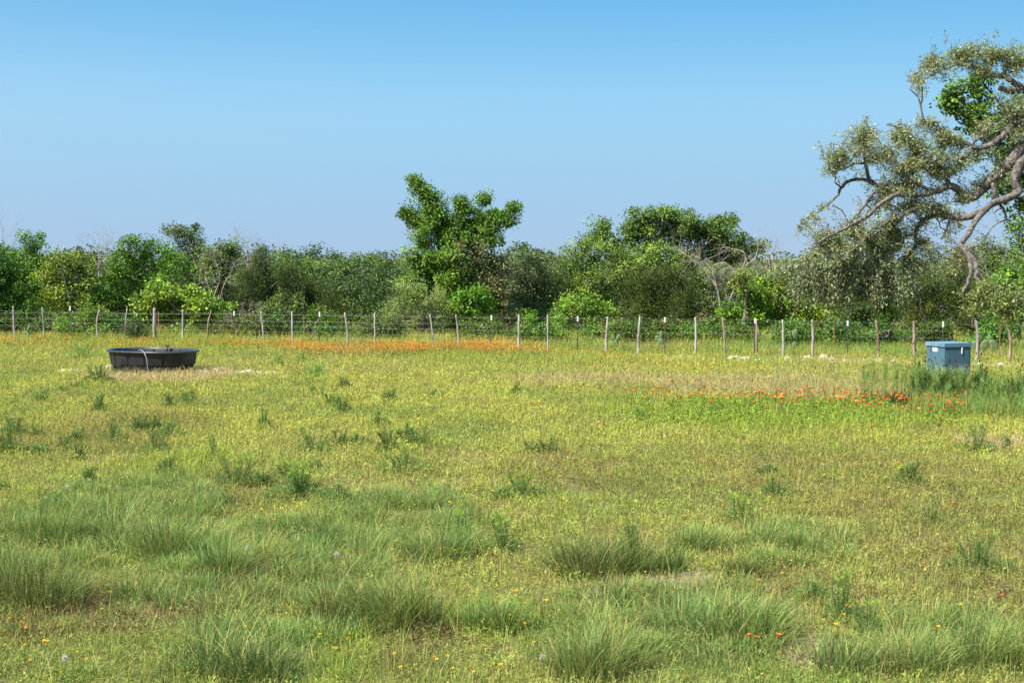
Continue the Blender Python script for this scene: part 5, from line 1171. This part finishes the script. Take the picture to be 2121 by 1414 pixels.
pear(1645, 712, 47.6, 'prickly pear with one tall pale pad right of the stalk weed', [(0, .22, .14, .1, .8), (.02, .62, .16, .25, .85), (-.16, .6, .13, -.15, .35), (.0, .4, .13, 0, .8)])
pear(58, 700, 54.2, 'prickly pear at the far left beside the orange flowers', [(0, .22, .15, .3, .6), (.05, .5, .13, .35, .5), (-.08, .3, .1, -.6, 1)])
pear(2020, 715, 46.5, 'low green prickly pear mound behind the fence at the right', [(0, .25, .2, 0, 1), (.3, .3, .18, .4, 1), (.6, .28, .2, -.3, 1), (-.3, .24, .18, -.5, 1), (.15, .5, .14, .2, 1), (.5, .5, .13, -.1, 1)])
# ------------------------------------------------------------------ limestone
def rock(px, py, wpx, hpx, lab, grp):
    g = px_ground(px, py); s = ppm(g[1]); w, h_ = wpx / s, hpx / s * 1.3
    V = []; nu, nv = 12, 7
    for j in range(nv):
        ph = math.pi / 2 * j / (nv - 1) * 1.0
        for i in range(nu):
            a = 2 * math.pi * i / nu; q = 1 + random.uniform(-.14, .14)
            V.append([math.cos(a) * math.cos(ph) ** .6 * w / 2 * q, math.sin(a) * math.cos(ph) ** .6 * w * .35 * q, math.sin(ph) * h_ * (1 + random.uniform(-.12, .12)) - .03])
    f = [[j * nu + i, j * nu + (i + 1) % nu, (j + 1) * nu + (i + 1) % nu, (j + 1) * nu + i] for j in range(nv - 1) for i in range(nu)]
    ac = Acc(); ac.add(np.array(V), np.array(f)); o = ac.build('limestone_rock', M['rock'], None, col=False)
    o.location = (g[0], g[1], float(gz(g[0], g[1]))); o.rotation_euler = (0, 0, random.gauss(0, .3)); tag(o, lab, 'rock', grp)
for (px, py, w, h_) in [(130, 767, 16, 5), (147, 768, 14, 6), (160, 767, 10, 5), (225, 764, 14, 8), (192, 767, 8, 4)]:
    rock(px, py, w, h_, 'pale limestone chunk on the ground left of the black tank', 'limestone left of the tank')
for (px, py, w, h_) in [(412, 771, 20, 8), (428, 772, 16, 6), (448, 771, 14, 8), (465, 773, 10, 4), (505, 771, 14, 5), (516, 771, 14, 7), (540, 772, 10, 4), (570, 774, 8, 4)]:
    rock(px, py, w, h_, 'pale limestone chunk on the ground right of the black tank', 'limestone right of the tank')
for (px, py, w, h_) in [(1410, 740, 10, 5), (1432, 741, 12, 5), (1520, 744, 34, 8), (1545, 744, 26, 7), (1575, 745, 10, 4), (1605, 744, 10, 4), (1630, 744, 14, 6), (1672, 744, 20, 7), (1706, 745, 20, 9), (1722, 747, 26, 6), (1790, 748, 10, 4), (1818, 748, 26, 5), (1850, 749, 12, 4), (2030, 756, 14, 7), (2072, 757, 16, 7), (1750, 748, 16, 4)]:
    rock(px, py, w, h_, 'pale limestone chunk at the foot of the fence', 'limestone along the fence')
acc = Acc(); m = 1500
px = rng.uniform(1380, 2121, m); py = 741 + (px - 1380) * .02 + rng.normal(0, 2, m)
px = np.concatenate([px, rng.uniform(400, 600, 260), rng.uniform(110, 225, 160)]); py = np.concatenate([py, 770 + rng.normal(0, 1.2, 260), 766 + rng.normal(0, 1., 160)])
d = np.array([dist(v) for v in py]); x = (px - CX) * d / F; k = keep_clear(x, d); x = x[k]; d = d[k]; m = len(x)
p = ground_pts(x, d); r_ = rng.uniform(.012, .04, m)[:, None]
oc = np.array([[1, 0, 0], [0, 1, 0], [-1, 0, 0], [0, -1, 0], [0, 0, .8], [0, 0, -.5]]); V = p[:, None] + oc[None] * r_[:, None] * rng.uniform(.6, 1.3, (m, 6, 1))
fo = np.array([[0, 1, 4], [1, 2, 4], [2, 3, 4], [3, 0, 4], [1, 0, 5], [2, 1, 5], [3, 2, 5], [0, 3, 5]])
acc.add(V.reshape(-1, 3), (np.arange(m)[:, None, None] * 6 + fo[None]).reshape(-1, 3)); o = acc.build('limestone_gravel', M['rock'], None, col=False)
tag(o, 'pale limestone gravel strewn along the fence foot and beside the tank', 'gravel', kind='stuff')
